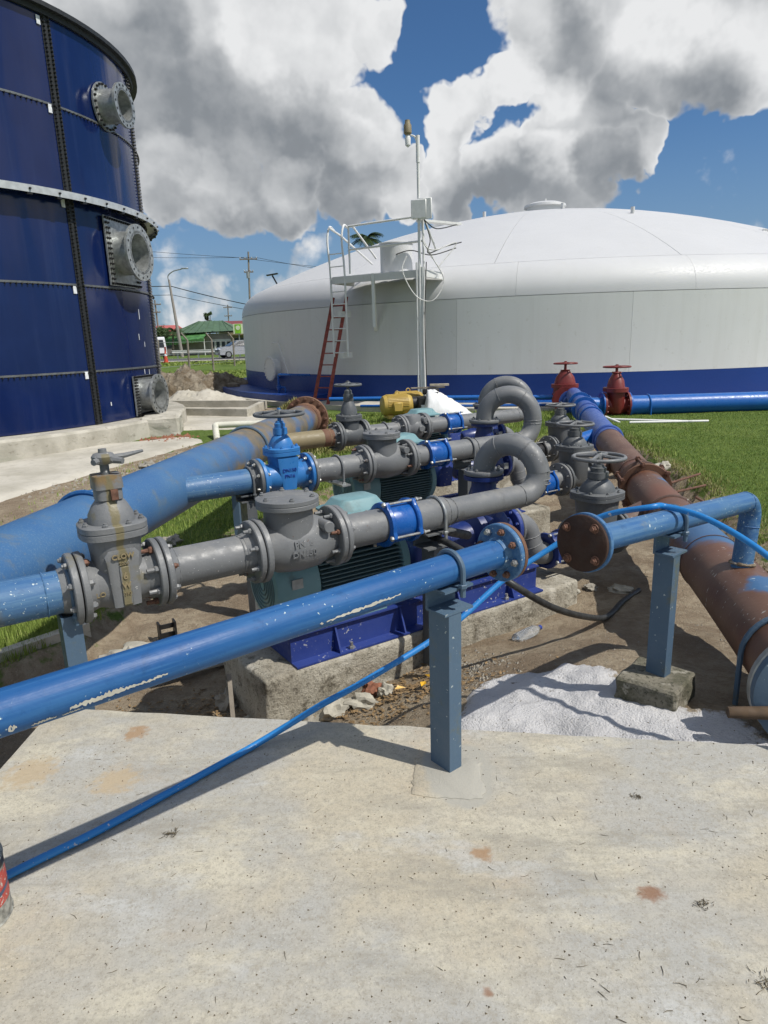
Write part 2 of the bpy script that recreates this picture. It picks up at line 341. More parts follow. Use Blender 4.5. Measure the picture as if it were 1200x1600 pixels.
paint('blind_rust', (.036, .019, .014), (.058, .029, .020), .82, None, bump=.5, dirt=(.035, .02, .015), dirt_amt=.08)
paint('olive_tan', (.225, .185, .105), (.26, .21, .12), .5, None, dirt=(.13, .20, .28), dirt_amt=.0, bump=.2)
n = NT('tank_navy', .13); n.col(n.mix(n.rng(n.noise(3.5, 5, .65, sc=(1, 1, .06)), .52, .75, 0., .5), n.mix(n.rng(n.noise(.9, 4), .35, .7), (.005, .0140, .072), (.0065, .018, .088)), (.018, .032, .105))); n.rgh(n.rng(n.noise(2.2, 4, .6, sc=(2.5, 2.5, .22)), .35, .7, .10, .24)); n.bump(n.noise(1.6, 2, .5, sc=(1.6, 1.6, .15)), .05, .10)
plain('galv_bright', (.50, .52, .53), .42, .3, .12, 9.)
paint('white_tank', (.67, .675, .66), (.71, .715, .70), .5, None, bump=.06, fscale=.5, dirt=(.60, .60, .57), dirt_amt=.02)
paint('white_roof', (.575, .58, .585), (.605, .61, .615), .5, None, bump=.05, fscale=.5, dirt=(.60, .60, .58), dirt_amt=.0)
for nm, st_, am in (('white_tank', (.50, .49, .45), .30), ('white_roof', (.48, .475, .45), .18)):
    tr_ = M[nm].node_tree; bs = tr_.nodes['Principled BSDF']; src = bs.inputs['Base Color'].links[0].from_socket
    g_ = tr_.nodes.new('ShaderNodeNewGeometry'); mp_ = tr_.nodes.new('ShaderNodeMapping'); tr_.links.new(g_.outputs['Position'], mp_.inputs[0]); mp_.inputs['Scale'].default_value = (1, 1, .07 if nm == 'white_tank' else .6)
    nz_ = tr_.nodes.new('ShaderNodeTexNoise'); nz_.inputs['Scale'].default_value = 3.2; nz_.inputs['Detail'].default_value = 5; nz_.inputs['Roughness'].default_value = .68; tr_.links.new(mp_.outputs[0], nz_.inputs['Vector'])
    mr_ = tr_.nodes.new('ShaderNodeMapRange'); tr_.links.new(nz_.outputs['Fac'], mr_.inputs[0]); mr_.inputs[1].default_value = .50; mr_.inputs[2].default_value = .78; mr_.inputs[4].default_value = am
    mx_ = tr_.nodes.new('ShaderNodeMix'); mx_.data_type = 'RGBA'; tr_.links.new(mr_.outputs[0], mx_.inputs[0]); tr_.links.new(src, mx_.inputs[6]); mx_.inputs[7].default_value = (*st_, 1); tr_.links.new(mx_.outputs[2], bs.inputs['Base Color'])
paint('stripe_blue', (.003, .034, .200), (.004, .040, .225), .45, None, bump=.05, fscale=.5)
paint('yellow_paint', (.44, .30, .06), (.52, .37, .10), .42, None, dirt=(.4, .27, .06), dirt_amt=.02)
plain('galvanised', (.36, .375, .37), .42, .55, .22, 14.)
plain('dark_seal', (.018, .02, .022), .6, 0., .3, 20.)
plain('seam_grey', (.14, .15, .155), .5, .3, .2, 6.)
plain('black_iron', (.016, .016, .017), .45, 0., .3)
plain('zinc_bolt', (.42, .42, .40), .38, .6, .25, 40.)
plain('rusty_bolt', (.15, .075, .05), .7, .2, .4, 60.)
plain('pvc', (.66, .65, .55), .35, 0., .06, 5.)
plain('pvc_white', (.78, .78, .75), .4, 0., .05, 5.)
plain('rubber_black', (.032, .033, .033), .5, 0., .35, 25.)
plain('conduit', (.075, .075, .07), .6, 0., .4, 30.)
plain('white_plastic', (.75, .75, .74), .4, 0., .05)
plain('cable_black', (.03, .03, .03), .5)
plain('cable_white', (.6, .6, .58), .5)
plain('wood_grey', (.25, .22, .18), .8, 0., .3, 6.)
plain('pole_wood', (.23, .20, .17), .8, 0., .2, 3.)
plain('wood_rot', (.085, .055, .032), .85, 0., .35, 14.)
plain('ladder_red', (.26, .055, .045), .6, 0., .25, 10.)
plain('bark', (.12, .10, .08), .9, 0., .3, 9.)
plain('car_silver', (.42, .43, .45), .28, .5, .05)
plain('car_white', (.72, .73, .74), .3, 0., .04)
plain('tyre', (.02, .02, .02), .8)
plain('glass_dark', (.02, .025, .03), .08, 0., .1)
plain('head_lamp', (.65, .67, .7), .15)
plain('cone_orange', (.55, .07, .03), .5)
plain('roof_green', (.085, .145, .085), .5, 0., .15, 1.5)
plain('awning_green', (.07, .20, .055), .55, 0., .3, 2.)
plain('roof_pink', (.42, .11, .10), .6, 0., .15, 1.5)
plain('roof_maroon', (.20, .055, .06), .6)
plain('house_wall', (.30, .27, .25), .8, 0., .12, 1.)
plain('house_white', (.66, .66, .64), .7, 0., .1, 1.)
plain('sign_green', (.24, .52, .03), .4); plain('sign_pale', (.70, .75, .55), .4)
plain('tag_white', (.72, .74, .76), .4)
plain('gasket', (.03, .03, .03), .7)
plain('tarp', (.76, .77, .78), .5, 0., .05)
n = NT('mossy_concrete', .95, 0, .2)
a = n.mix(n.rng(n.noise(7., 6, .7), .38, .62), (.26, .24, .19), (.12, .115, .08))
a = n.mix(n.rng(n.noise(55., 5, .75), .5, .66), a, (.07, .07, .05))
a = n.mix(n.rng(n.noise(15., 5, .65, off=(2, 2, 2)), .58, .68), a, (.36, .34, .28))
n.col(a); n.bump(n.noise(60., 6, .75), .9, .012)
plain('stone', (.27, .25, .21), .9, 0., .25, 18.)
plain('stone_pale', (.38, .36, .30), .9, 0., .2, 18.)
plain('brick_red', (.24, .10, .06), .9, 0., .3, 25.)
plain('leaf_yellow', (.62, .36, .02), .5, 0., .2, 40.)
plain('leaf_dry', (.22, .145, .07), .8, 0., .4, 30.)
plain('twig', (.105, .085, .05), .9, 0., .4, 30.)
plain('pallet', (.40, .35, .27), .85, 0., .2, 10.)
plain('asphalt', (.085, .085, .085), .85, 0., .15, 3.)
plain('line_paint', (.72, .72, .68), .6)
n = NT('clear_plastic', .12); n.b.inputs['Transmission Weight'].default_value = .85; n.b.inputs['IOR'].default_value = 1.3; n.col((.85, .9, .95))
plain('cap_blue', (.02, .05, .3), .4)
# two-tone header: painted blue weathered through to primer and rust towards its far end
n = NT('header_worn', .45); X, Y, Z = n.sep()
a = n.mix(n.rng(n.noise(3., 5), .35, .7), (.040, .125, .285), (.062, .155, .30))
a = n.mix(n.rng(n.noise(130., 3, .6), .52, .66, 0., .4), a, (.15, .235, .33))
tan = n.mix(n.rng(n.noise(5., 6, .65), .35, .68), (.225, .165, .085), (.115, .115, .105))
rim = n.math('ADD', n.math('MULTIPLY', n.math('SUBTRACT', n.noise(2.6, 5, .6, off=(2, 4, 1)), .5), 2.6), n.rng(Y, 3.6, 5.6, -1.0, .36))
a = n.mix(n.rng(n.noise(7., 6, .7, off=(5, 5, 2)), .52, .68, 0., .6), a, (.135, .17, .19))
a = n.mix(n.rng(rim, .0, .55), a, tan)
a = n.mix(n.rng(n.math('ADD', Y, n.math('MULTIPLY', n.noise(5., 4), .8)), 8.05, 8.45), a, (.15, .075, .045))
a = n.mix(n.rng(n.dist((-1.30, 7.75, .98), (1, .8, 1), .25), .30, .20), a, (.30, .40, .44))
n.col(a); n.bump(n.noise(140., 3), .2, .004)
# suction header: brown with blue paint patches
n = NT('suction_worn', .50); X, Y, Z = n.sep()
a = n.mix(n.rng(n.noise(4., 5), .35, .7), (.120, .058, .037), (.165, .092, .060))
a = n.mix(n.rng(n.noise(1.6, 4, .55, off=(1, 0, 3)), .5, .7), a, (.165, .066, .036))
for p, rad in (((1.86, 3.58, .62), .30), ((1.74, 2.66, .64), .19), ((2.36, 5.34, .58), .13)):
    a = n.mix(n.rng(n.dist(p, (1, .75, 1.3), .42, 5.), rad, rad*.6), a, n.mix(n.noise(8.), (.040, .115, .25), (.06, .145, .28)))
a = n.mix(n.math('MULTIPLY', n.rng(n.noise(34., 3, .6, sc=(1, 2.2, 1)), .66, .70), n.rng(n.noise(3.), .42, .58)), a, (.52, .55, .52))
n.col(a); n.bump(n.noise(60., 4), .2, .004)
# concrete of the big slab
KS = .788     # the slab stands well above the pump pit
def K3(x, y, z=0.): return Vector((x*KS, y*KS, 1.7-(1.7-z)*KS))
ZS = K3(0, 0, 0).z
n = NT('slab_concrete', .9, 0, .25)
a = n.mix(n.rng(n.noise(1.5, 6, .62), .40, .60), (.50, .45, .345), (.425, .418, .385))
a = n.mix(n.rng(n.noise(3.6, 6, .66, sc=(.8, 1.5, 1)), .46, .68), a, (.57, .53, .42))
a = n.mix(n.rng(n.noise(2.1, 6, .68, sc=(.55, 1.7, 1), off=(4, 3, 0)), .50, .70, 0., .9), a, (.30, .285, .245))
a = n.mix(n.rng(n.noise(3.0, 6, .65, sc=(.7, 1.4, 1), off=(2, 9, 0)), .56, .70, 0., .8), a, (.51, .515, .495))
a = n.mix(n.rng(n.noise(2.0, 5, .62, off=(7, 1, 0)), .57, .72, 0., .5), a, (.48, .385, .27))
a = n.mix(n.rng(n.noise(5.5, 5, .7, sc=(.35, 5., 1), off=(1, 5, 0)), .52, .72, 0., .45), a, (.31, .295, .245))
a = n.mix(n.rng(n.noise(48., 6, .78), .44, .70, 0., .72), a, (.335, .305, .245))
a = n.mix(n.rng(n.noise(190., 4, .75), .50, .68, 0., .68), a, (.255, .235, .19))
a = n.mix(n.rng(n.noise(150., 3, .7, off=(3, 3, 3)), .60, .72, 0., .6), a, (.66, .64, .58))
a = n.mix(n.math('MULTIPLY', n.rng(n.vor(42.), .10, .05), n.rng(n.noise(3.5, 3, off=(1, 8, 0)), .50, .64)), a, (.13, .11, .085))
a = n.mix(n.rng(n.dist(K3(.27, 2.36), (1.5, 1, 1), .11, 11.), .19, .15), a, (.40, .385, .335))
for p, rad, c, sc in (((.80, 1.73, 0), .055, (.23, .10, .045), (1, 1.4, 1)), ((.30, 1.92, 0), .045, (.33, .19, .09), (1, 1, 1)), ((-.78, 1.30, 0), .045, (.09, .07, .05), (1, 1, 1)), ((-1.16, 2.72, 0), .07, (.36, .22, .11), (1, 1, 1)), ((-1.12, 2.38, 0), .12, (.46, .36, .23), (1, 1, 1)), ((.24, 1.42, 0), .02, (.26, .13, .07), (1, 1, 1)), ((-1.5, 2.45, 0), .14, (.46, .36, .23), (1, 1, 1))):
    a = n.mix(n.math('MULTIPLY', n.rng(n.dist(K3(*p), sc, rad*1.35, 36.), rad*KS, rad*.28), .75), a, c)
n.col(a); n.bump(n.math('ADD', n.math('MULTIPLY', n.noise(95., 6, .78), 1.), n.math('MULTIPLY', n.noise(9., 5, .6), .4)), .4, .010)
n = NT('plinth_concrete', .92, 0, .25)
a = n.mix(n.rng(n.noise(3.5, 5, .62), .35, .66), (.33, .30, .24), (.50, .47, .39))
a = n.mix(n.rng(n.noise(11., 6, .7), .50, .70), a, (.13, .115, .085))
a = n.mix(n.math('MULTIPLY', n.rng(n.noise(75., 4, .7), .54, .66), .7), a, (.10, .09, .07))
a = n.mix(n.rng(n.noise(6., 5, .6, off=(3, 3, 3)), .58, .68), a, (.50, .47, .40))
n.col(a); n.bump(n.noise(38., 6, .7), .8, .02)
n = NT('pale_concrete', .9, 0, .3)
a = n.mix(n.rng(n.noise(1.2, 5, .6), .35, .66), (.42, .395, .33), (.55, .52, .45))
a = n.mix(n.rng(n.noise(9., 6, .68), .52, .74, 0., .6), a, (.27, .25, .20))
n.col(a); n.bump(n.noise(30., 5), .4, .01)
n = NT('foundation_concrete', .9, 0, .3)
a = n.mix(n.rng(n.noise(2.2, 5, .6), .35, .66), (.36, .34, .285), (.50, .475, .41))
a = n.mix(n.rng(n.noise(7., 6, .68, sc=(1, 1, 2)), .54, .72, 0., .75), a, (.19, .175, .135))
n.col(a); n.bump(n.noise(26., 5), .4, .01)
n = NT('earth', .95, 0, .2)
a = n.mix(n.rng(n.noise(2.6, 6, .65), .35, .66), (.165, .120, .078), (.30, .245, .175))
a = n.mix(n.rng(n.noise(16., 6, .75), .44, .66, 0., .7), a, (.125, .092, .06))
a = n.mix(n.rng(n.noise(60., 4, .8), .56, .70, 0., .85), a, (.40, .35, .27))
a = n.mix(n.math('MULTIPLY', n.rng(n.vor(120.), .22, .12), n.rng(n.noise(2.2), .42, .58)), a, (.46, .42, .35))
n.col(a); n.bump(n.math('ADD', n.noise(26., 6, .75), n.math('MULTIPLY', n.noise(110., 4), .4)), 1., .03)
n = NT('white_sand', .9, 0, .2); at = n.n('ShaderNodeAttribute'); at.attribute_name = 'edge'
a = n.mix(n.rng(n.noise(5., 5), .3, .7), (.49, .485, .485), (.585, .58, .58))
a = n.mix(n.math('MULTIPLY', n.rng(n.noise(20., 6, .78), .58, .68), n.rng(n.noise(2.6, 4, off=(3, 0, 0)), .44, .60)), a, (.20, .18, .15))
a = n.mix(n.rng(n.noise(75., 5, .75), .55, .72, 0., .5), a, (.36, .34, .31))
ea = n.mix(n.rng(n.noise(16., 6, .75), .4, .66), (.30, .25, .18), (.165, .125, .085))
a = n.mix(n.rng(n.math('ADD', at.outputs['Fac'], n.math('MULTIPLY', n.math('SUBTRACT', n.noise(14., 6, .75), .5), .34)), -.07, -.015), a, ea)
n.col(a); n.bump(n.math('ADD', n.noise(120., 4), n.math('MULTIPLY', n.noise(18., 5), 1.6)), .8, .012)
n = NT('soil_heap', .95, 0, .2)
a = n.mix(n.rng(n.noise(1.6, 6, .65), .36, .66), (.17, .13, .085), (.38, .335, .265))
a = n.mix(n.rng(n.noise(7., 6, .75), .5, .7, 0., .6), a, (.10, .08, .055))
n.col(a); n.bump(n.noise(9., 6, .75), 1., .1)
n = NT('turf', .95, 0, .15)
a = n.mix(n.rng(n.noise(1.3, 5, .6), .35, .68), (.055, .088, .016), (.085, .115, .028))
a = n.mix(n.rng(n.noise(24., 5, .75), .45, .66), a, (.032, .052, .010))
a = n.mix(n.rng(n.noise(.9, 5, .65, off=(6, 2, 0)), .60, .74), a, (.19, .15, .075))
n.col(a); n.bump(n.noise(45., 5, .8), 1., .05)
def grassmat(name, a_, b_, c_, sc=1.1):
    n = NT(name, .6, 0, .25)
    a = n.mix(n.rng(n.noise(sc, 4, .6), .38, .66), a_, b_)
    a = n.mix(n.rng(n.noise(14., 5, .75), .52, .70), a, c_)
    n.col(a); n.b.inputs['Subsurface Weight'].default_value = 0.
    return n
grassmat('grass', (.20, .275, .055), (.25, .325, .075), (.38, .36, .15))
grassmat('grass_dry', (.21, .21, .065), (.28, .26, .10), (.40, .33, .18))
grassmat('foliage', (.035, .065, .02), (.055, .09, .03), (.075, .11, .035))
grassmat('palm_leaf', (.030, .055, .018), (.045, .075, .024), (.07, .10, .035))
n = NT('can_label', .55)
X, Y, Z = n.sep()
a = n.mix(n.rng(n.noise(40., 5, .7), .52, .66), (.42, .060, .045), (.33, .19, .16))
a = n.mix(n.rng(n.noise(90., 4, .7), .58, .66), a, (.5, .47, .42)); n.col(a)
plain('can_metal', (.30, .30, .27), .55, .25, .45, 60.)
plain('can_black', (.012, .012, .014), .35)
plain('can_band', (.05, .07, .12), .5); plain('can_cream', (.62, .60, .52), .5)

# ------------------------------------------------------------------ ground and other setting
from mathutils import noise as mn
def sstep(a, b, x):
    t = min(1, max(0, (x-a)/(b-a))); return t*t*(3-2*t)
def sdist(poly, x, y):            # signed distance, negative inside
    d = 1e9; ins = False; n = len(poly)
    for i in range(n):
        x0, y0 = poly[i]; x1, y1 = poly[(i+1) % n]; dx, dy = x1-x0, y1-y0
        t = max(0, min(1, ((x-x0)*dx+(y-y0)*dy)/(dx*dx+dy*dy))); d = min(d, math.hypot(x-x0-t*dx, y-y0-t*dy))
        if (y0 > y) != (y1 > y) and x < (x1-x0)*(y-y0)/(y1-y0)+x0: ins = not ins
    return -d if ins else d
PIT = [(-1.5, .6), (-2.1, 2.0), (-2.22, 3.45), (-1.92, 4.0), (-1.85, 4.9), (-1.25, 6.3), (-.75, 7.6), (-.2, 9.0), (.9, 10.0), (2.3, 10.6), (3.3, 12.0), (3.85, 11.8), (3.90, 10.66), (3.70, 8.71), (3.62, 7.87), (3.52, 7.17), (3.15, 5.55), (2.75, 4.2), (2.6, 2.4), (2.6, .8)]
BARE = [[(-5.2, 6.2), (-3.5, 5.6), (-2.9, 7.2), (-2.9, 9.5), (-2.4, 11.2), (-2.9, 12.2), (-4.6, 9.0)], [(-6, 7.4), (-4.9, 7.4), (-4.3, 8.6), (-3.5, 10.3), (-2.6, 12.6), (-2.9, 12.9), (-3.9, 10.9), (-5.3, 8.6)], [(-9, 15.5), (-3, 15.2), (-2.4, 17.5), (-4, 21), (-9, 22)]]
def gz(x, y):
    d = sdist(PIT, x, y) if -3 < x < 4.5 and .5 < y < 13 else 9.
    d += .07*mn.noise(Vector((x*3, y*3, 0))) + .03*mn.noise(Vector((x*9, y*9, 4)))
    up_ = -.055 + .055*sstep(0, 3, x) - .05*sstep(24, 34, y)
    up_ += .55*sstep(48, 55, y)
    low = -.185 + .14*sstep(-.2, 1.2, x)*sstep(7, 4.4, y) + .29*sstep(4.1, 2.3, y)*sstep(-.5, .4, x) + .03*mn.noise(Vector((x*1.6, y*1.6, 2))) + .022*mn.noise(Vector((x*7, y*7, 1)))
    k = sstep(-.09, .03, d)
    z = low*(1-k)+up_*k + (.012*mn.noise(Vector((x*1.1, y*1.1, 8))) if y < 40 else 0)
    b = 1-k
    for P in BARE:
        if -12 < x < 0 and y < 24: b = max(b, 1-sstep(-.15, .25, sdist(P, x, y)+.3*mn.noise(Vector((x*2.5, y*2.5, 3)))))
    edge = math.exp(-(d/.35)**2) if d > 0 else 0
    return z, max(b, .55*edge)
def axis(fine0, fine1, st, lo, hi):
    a = [fine0+st*i for i in range(int(round((fine1-fine0)/st))+1)]; s_ = st
    while a[-1] < hi: s_ *= 1.22; a.append(a[-1]+s_)
    s_ = st
    while a[0] > lo: s_ *= 1.22; a.insert(0, a[0]-s_)
    return a
xs = axis(-5., 7., .09, -2500, 2500); ys = axis(1.8, 13.5, .09, -400, 4000)
gv = []; ga = []
for y in ys:
    for x in xs:
        z, b = gz(x, y); gv.append((x, y, z)); ga.append(b)
nx = len(xs)
gf = [(j*nx+i, j*nx+i+1, (j+1)*nx+i+1, (j+1)*nx+i) for j in range(len(ys)-1) for i in range(nx-1)]
n = NT('ground_cover', .95, 0, .15)
at = n.n('ShaderNodeAttribute'); at.attribute_name = 'bare'
tf = n.mix(n.rng(n.noise(1.1, 5, .6), .35, .68), (.105, .165, .035), (.145, .205, .05))
tf = n.mix(n.rng(n.noise(24., 5, .75), .45, .66, 0., .8), tf, (.06, .10, .02))
tf = n.mix(n.rng(n.noise(.8, 5, .65, off=(6, 2, 0)), .60, .74, 0., .7), tf, (.25, .21, .10))
ea = n.mix(n.rng(n.noise(2.6, 6, .65), .35, .66), (.26, .20, .138), (.42, .35, .252))
ea = n.mix(n.rng(n.noise(16., 6, .75), .44, .66, 0., .7), ea, (.215, .165, .112))
ea = n.mix(n.rng(n.noise(60., 4, .8), .56, .70, 0., .8), ea, (.47, .41, .32))
ea = n.mix(n.math('MULTIPLY', n.rng(n.vor(110.), .24, .12), n.rng(n.noise(2.2), .42, .58)), ea, (.42, .38, .31))
mk = n.rng(n.math('ADD', at.outputs['Fac'], n.math('MULTIPLY', n.math('SUBTRACT', n.noise(13., 5, .7), .5), .9)), .36, .62)
n.col(n.mix(mk, tf, ea)); n.bump(n.math('ADD', n.noise(26., 6, .75), n.math('MULTIPLY', n.noise(110., 4), .4)), 1., .03)
me = bpy.data.meshes.new('ground'); me.from_pydata(gv, [], gf); me.update()
for p in me.polygons: p.use_smooth = True
me.attributes.new('bare', 'FLOAT', 'POINT').data.foreach_set('value', ga); me.materials.append(M['ground_cover'])
struct(obj('ground', me))

def field(name, poly, st, zf, mat, skirt=.0, **kw):   # a sheet over a polygon with its own relief
    x0 = min(p[0] for p in poly); x1 = max(p[0] for p in poly); y0 = min(p[1] for p in poly); y1 = max(p[1] for p in poly)
    nx, ny = int((x1-x0)/st)+2, int((y1-y0)/st)+2; V = []; D = []
    for j in range(ny):
        for i in range(nx):
            x, y = x0+i*st, y0+j*st; d = sdist(poly, x, y); D.append(d); V.append((x, y, zf(x, y, d)))
    F = [(j*nx+i, j*nx+i+1, (j+1)*nx+i+1, (j+1)*nx+i) for j in range(ny-1) for i in range(nx-1) if min(D[j*nx+i], D[j*nx+i+1], D[(j+1)*nx+i+1], D[(j+1)*nx+i]) < skirt]
    b = MB(); b.v = V; b.f = F; return b.build(name, mat, smooth=60, **kw)

# foreground slab
far_edge = []
for i in range(46):
    t = i/45; x = -1.52+t*6.5; far_edge.append((x*KS, (2.915-(x+1.26)*.150)*KS + .010*mn.noise(Vector((x*6, 0, 0))) + .004*mn.noise(Vector((x*30, 0, 0)))))
left_edge = [(-1.655*KS+.008*mn.noise(Vector((0, y*4, 0))), y*KS) for y in [-4+i*.2 for i in range(34)]]
poly = left_edge + [(-1.645*KS, 2.93*KS)] + far_edge + [(5*KS, -4)]
b = MB(); b.prism(poly, -.3, ZS-.012)
inner = [(x+(.008 if i < 34 else 0), y-(.008 if i >= 34 else 0)) for i, (x, y) in enumerate(poly)]
nP = len(poly); b.add([(x, y, ZS-.012) for x, y in poly]+[(x, y, ZS) for x, y in inner], [(i, (i+1) % nP, nP+(i+1) % nP, nP+i) for i in range(nP)]+[tuple(range(nP, 2*nP))])
struct(b.build('concrete_slab', 'slab_concrete', smooth=30))
# white sand spilled between slab and pipe
SP = [(.12, 2.06), (.18, 2.45), (.28, 2.62), (.31, 2.78), (.46, 2.92), (.60, 2.97), (.74, 2.92), (.95, 2.97), (1.05, 2.80), (1.08, 2.55), (1.20, 2.36), (1.33, 2.33), (1.38, 2.10), (1.34, 1.84), (.7, 1.94)]
def sandz(x, y, d):
    d += .05*mn.noise(Vector((x*5, y*5, 0)))+.025*mn.noise(Vector((x*16, y*16, 0)))
    k = sstep(.0, -.06, d); return gz(x, y)[0]-.016 + k*(.040+.008*mn.noise(Vector((x*6, y*6, 5)))+.010*mn.noise(Vector((x*22, y*22, 6))))
o = field('sand_patch', SP, .02, sandz, 'white_sand', .05); o.data.attributes.new('edge', 'FLOAT', 'POINT').data.foreach_set('value', [sdist(SP, v.co.x, v.co.y) for v in o.data.vertices]); tag(o, 'spilled patch of white sand along the slab edge', 'sand'); o['kind'] = 'stuff'

# concrete path on the left, pale hard-standing beyond, apron round the white tank
PATH = [(-9, 5.6), (-5.4, 6.2), (-4.62, 7.75), (-4.15, 9.5), (-3.75, 10.9), (-3.28, 12.5), (-3.75, 13.2), (-5.2, 12.4), (-6.6, 9.9), (-9, 8.2)]
struct(field('path', PATH, .12, lambda x, y, d: -.012+.01*mn.noise(Vector((x*2, y*2, 0)))-.08*sstep(-.12, .06, d+.06*mn.noise(Vector((x*4, y*4, 0)))), 'pale_concrete', .1))
HARD = [(-6.5, 15.4), (-4.9, 14.6), (-3.3, 14.2), (-2.3, 14.8), (-2.5, 16.5), (-3.2, 17.4), (-7, 17.6)]
struct(field('hard_standing', HARD, .15, lambda x, y, d: -.005+.015*mn.noise(Vector((x*2, y*2, 0)))-.08*sstep(-.12, .06, d+.1*mn.noise(Vector((x*3, y*3, 0)))), 'pale_concrete', .1))
b = MB(); TCX, TCY, TR = 6.577, 28.039, 11.8
rs = []
for k in range(73):
    a = R_(195+k*1.6); rs.append([(TCX+r*math.cos(a), TCY+r*math.sin(a), z) for r, z in ((TR-.1, -.2), (TR+1.15, -.2), (TR+1.15, .07), (TR-.1, .10))])
b.rings(rs); struct(b.build('tank_apron', 'pale_concrete'))
# road on its low embankment
b = MB(); b.add([(-400, 55.2, .525), (300, 55.2, .525), (300, 64.8, .525), (-400, 64.8, .525)], [(0, 1, 2, 3)]); struct(b.build('road', 'asphalt', smooth=0))
for yy in (55.6, 64.3):
    b = MB(); b.add([(-400, yy, .531), (300, yy, .531), (300, yy+.14, .531), (-400, yy+.14, .531)], [(0, 1, 2, 3)]); struct(b.build('road_line', 'line_paint', smooth=0))
b = MB(); b.add([(-400, 54.1, .50), (300, 54.1, .50), (300, 55.2, .522), (-400, 55.2, .522)], [(0, 1, 2, 3)]); struct(b.build('verge', 'pale_concrete', smooth=0))

def blades(name, n, pick, h0, h1, mat, label, w0=.004, lean=.5, cat='grass'):
    V = []; F = []
    for _ in range(n):
        p = pick()
        if p is None: continue
        x, y, z, k = p; h = random.uniform(h0, h1)*k; a = random.uniform(0, 6.283); le = random.uniform(0, lean)*h; ww = w0*random.uniform(.7, 1.5)*(1+.12*max(0, y-4))
        dx, dy = math.cos(a), math.sin(a); i = len(V)
        V += [(x-dy*ww, y+dx*ww, z-.01), (x+dy*ww, y-dx*ww, z-.01), (x+dx*le, y+dy*le, z+h)]; F.append((i, i+1, i+2))
    me = bpy.data.meshes.new(name); me.from_pydata(V, [], F); me.update(); me.materials.append(M[mat])
    o = obj(name, me); tag(o, label, cat); o['kind'] = 'stuff'; return o
def inp(P, x, y): return sdist(P, x, y) < 0
def pick_right():
    y = 4.4 + 11.2*random.random()**1.35; x = random.uniform(2.7+.08*y, 3.4+.58*y)
    d = sdist(PIT, x, y)
    if d < .02 or (x-TCX)**2+(y-TCY)**2 < (TR+1.2)**2: return None
    return x, y, gz(x, y)[0], 1.
blades('lawn_grass', 95000, pick_right, .012, .027, 'grass', 'short green lawn grass right of the brown pipe')
def pick_edge():
    i = random.randrange(10, 19); t = random.random(); x = PIT[i][0]*(1-t)+PIT[i+1][0]*t; y = PIT[i][1]*(1-t)+PIT[i+1][1]*t
    x += random.gauss(.10, .14); y += random.gauss(0, .08)
    return x, y, gz(x, y)[0], random.uniform(.6, 1.6)
blades('trench_grass', 5000, pick_edge, .02, .06, 'grass_dry', 'dry straggling grass fringing the trench beside the brown pipe', .003, 1.2)
def pick_left():
    y = random.uniform(2.3, 10.5); x = random.uniform(-4.2, -.3)
    if x < -2.6-.08*y and random.random() < .75: return None
    if sdist(PIT, x, y) < .0 or inp(PATH, x, y): return None
    if gz(x, y)[1] > .45 and random.random() < .8: return None
    return x, y, gz(x, y)[0], 1.
blades('verge_grass', 60000, pick_left, .02, .055, 'grass', 'tufty green grass under and beside the big blue header pipe')
def pick_back():
    y = random.uniform(9.2, 16.5); x = random.uniform(-2.6, 4.2)
    if sdist(PIT, x, y) < .02 or (x-TCX)**2+(y-TCY)**2 < (TR+1.2)**2 or inp(HARD, x, y): return None
    return x, y, gz(x, y)[0], 1.
blades('back_grass', 30000, pick_back, .03, .08, 'grass', 'green grass between the pumps and the white tank')
def pick_mound():
    a = random.uniform(0, 6.283); r = abs(random.gauss(0, .45)); x = -1.40+1.35*r*math.cos(a); y = 11.4+r*math.sin(a)
    return x, y, -.05+.80*math.exp(-(r/.55)**2)*random.random()**.5, random.uniform(.7, 1.5)
blades('weed_mound', 26000, pick_mound, .025, .06, 'grass_dry', 'overgrown weedy mound behind the rusty header flange', .006, 1.0, 'weeds')

# ------------------------------------------------------------------ pipework
A_ = math.atan2(.551, .8345); DD = Vector((math.cos(A_), math.sin(A_), 0)); NN = Vector((-math.sin(A_), math.cos(A_), 0))
def P(s, n, z=0.): return DD*s + NN*n + Vector((0, 0, z))
def T(name, label, cat, s, n, z, group=None): return thing(name, label, cat, P(s, n, z), A_, group)
_bolt = {}
def bolt_mesh(mat, r=.0125, h=.014, sh=.022):
    k = (mat, r, h, sh)
    if k not in _bolt:
        b = MB(); b.hexbolt((0, 0, 0), (1, 0, 0), r, h, sh, r*.62); me = bpy.data.meshes.new('bolt'); me.from_pydata(b.v, [], b.f); me.update(); me.materials.append(M[mat]); _bolt[k] = me
    return _bolt[k]
def flange(par, x, R=.142, t=.026, bore=None, mat='grey_paint', raised=None, dirn=1, name='flange'):
    b = MB(); h = t/2
    b.lathe([(-h, R-.004), (-h+.004, R), (h-.004, R), (h, R-.004)], (x, 0, 0), (1, 0, 0), 40)
    if bore: b.lathe([(0, bore*1.16), (dirn*.035, bore*1.02)], (x+dirn*h, 0, 0), (1, 0, 0), 32)
    return b.build(name, mat, par)
def bolts(par, x, dirn, R=.118, n=8, mat='grey_paint', single=True, r=.0125, h=.014, sh=.022, a0=22.5):
    """hex heads/nuts standing on the flange face at x, pointing along dirn"""
    b = MB()
    for k in range(n):
        a = R_(a0+360*k/n); c = Vector((x, R*math.cos(a), R*math.sin(a)))
        if single:
            o = obj('bolt', bolt_mesh('rusty_bolt' if 'grey' in mat and random.random() < .10 else mat, r, h, sh), par, c, (random.uniform(0, 1), 0, 0 if dirn > 0 else math.pi))
        else: b.hexbolt(c, (dirn, 0, 0), r, h, sh, r*.62)
    if not single: b.build('bolts', mat, par, kind='stuff')
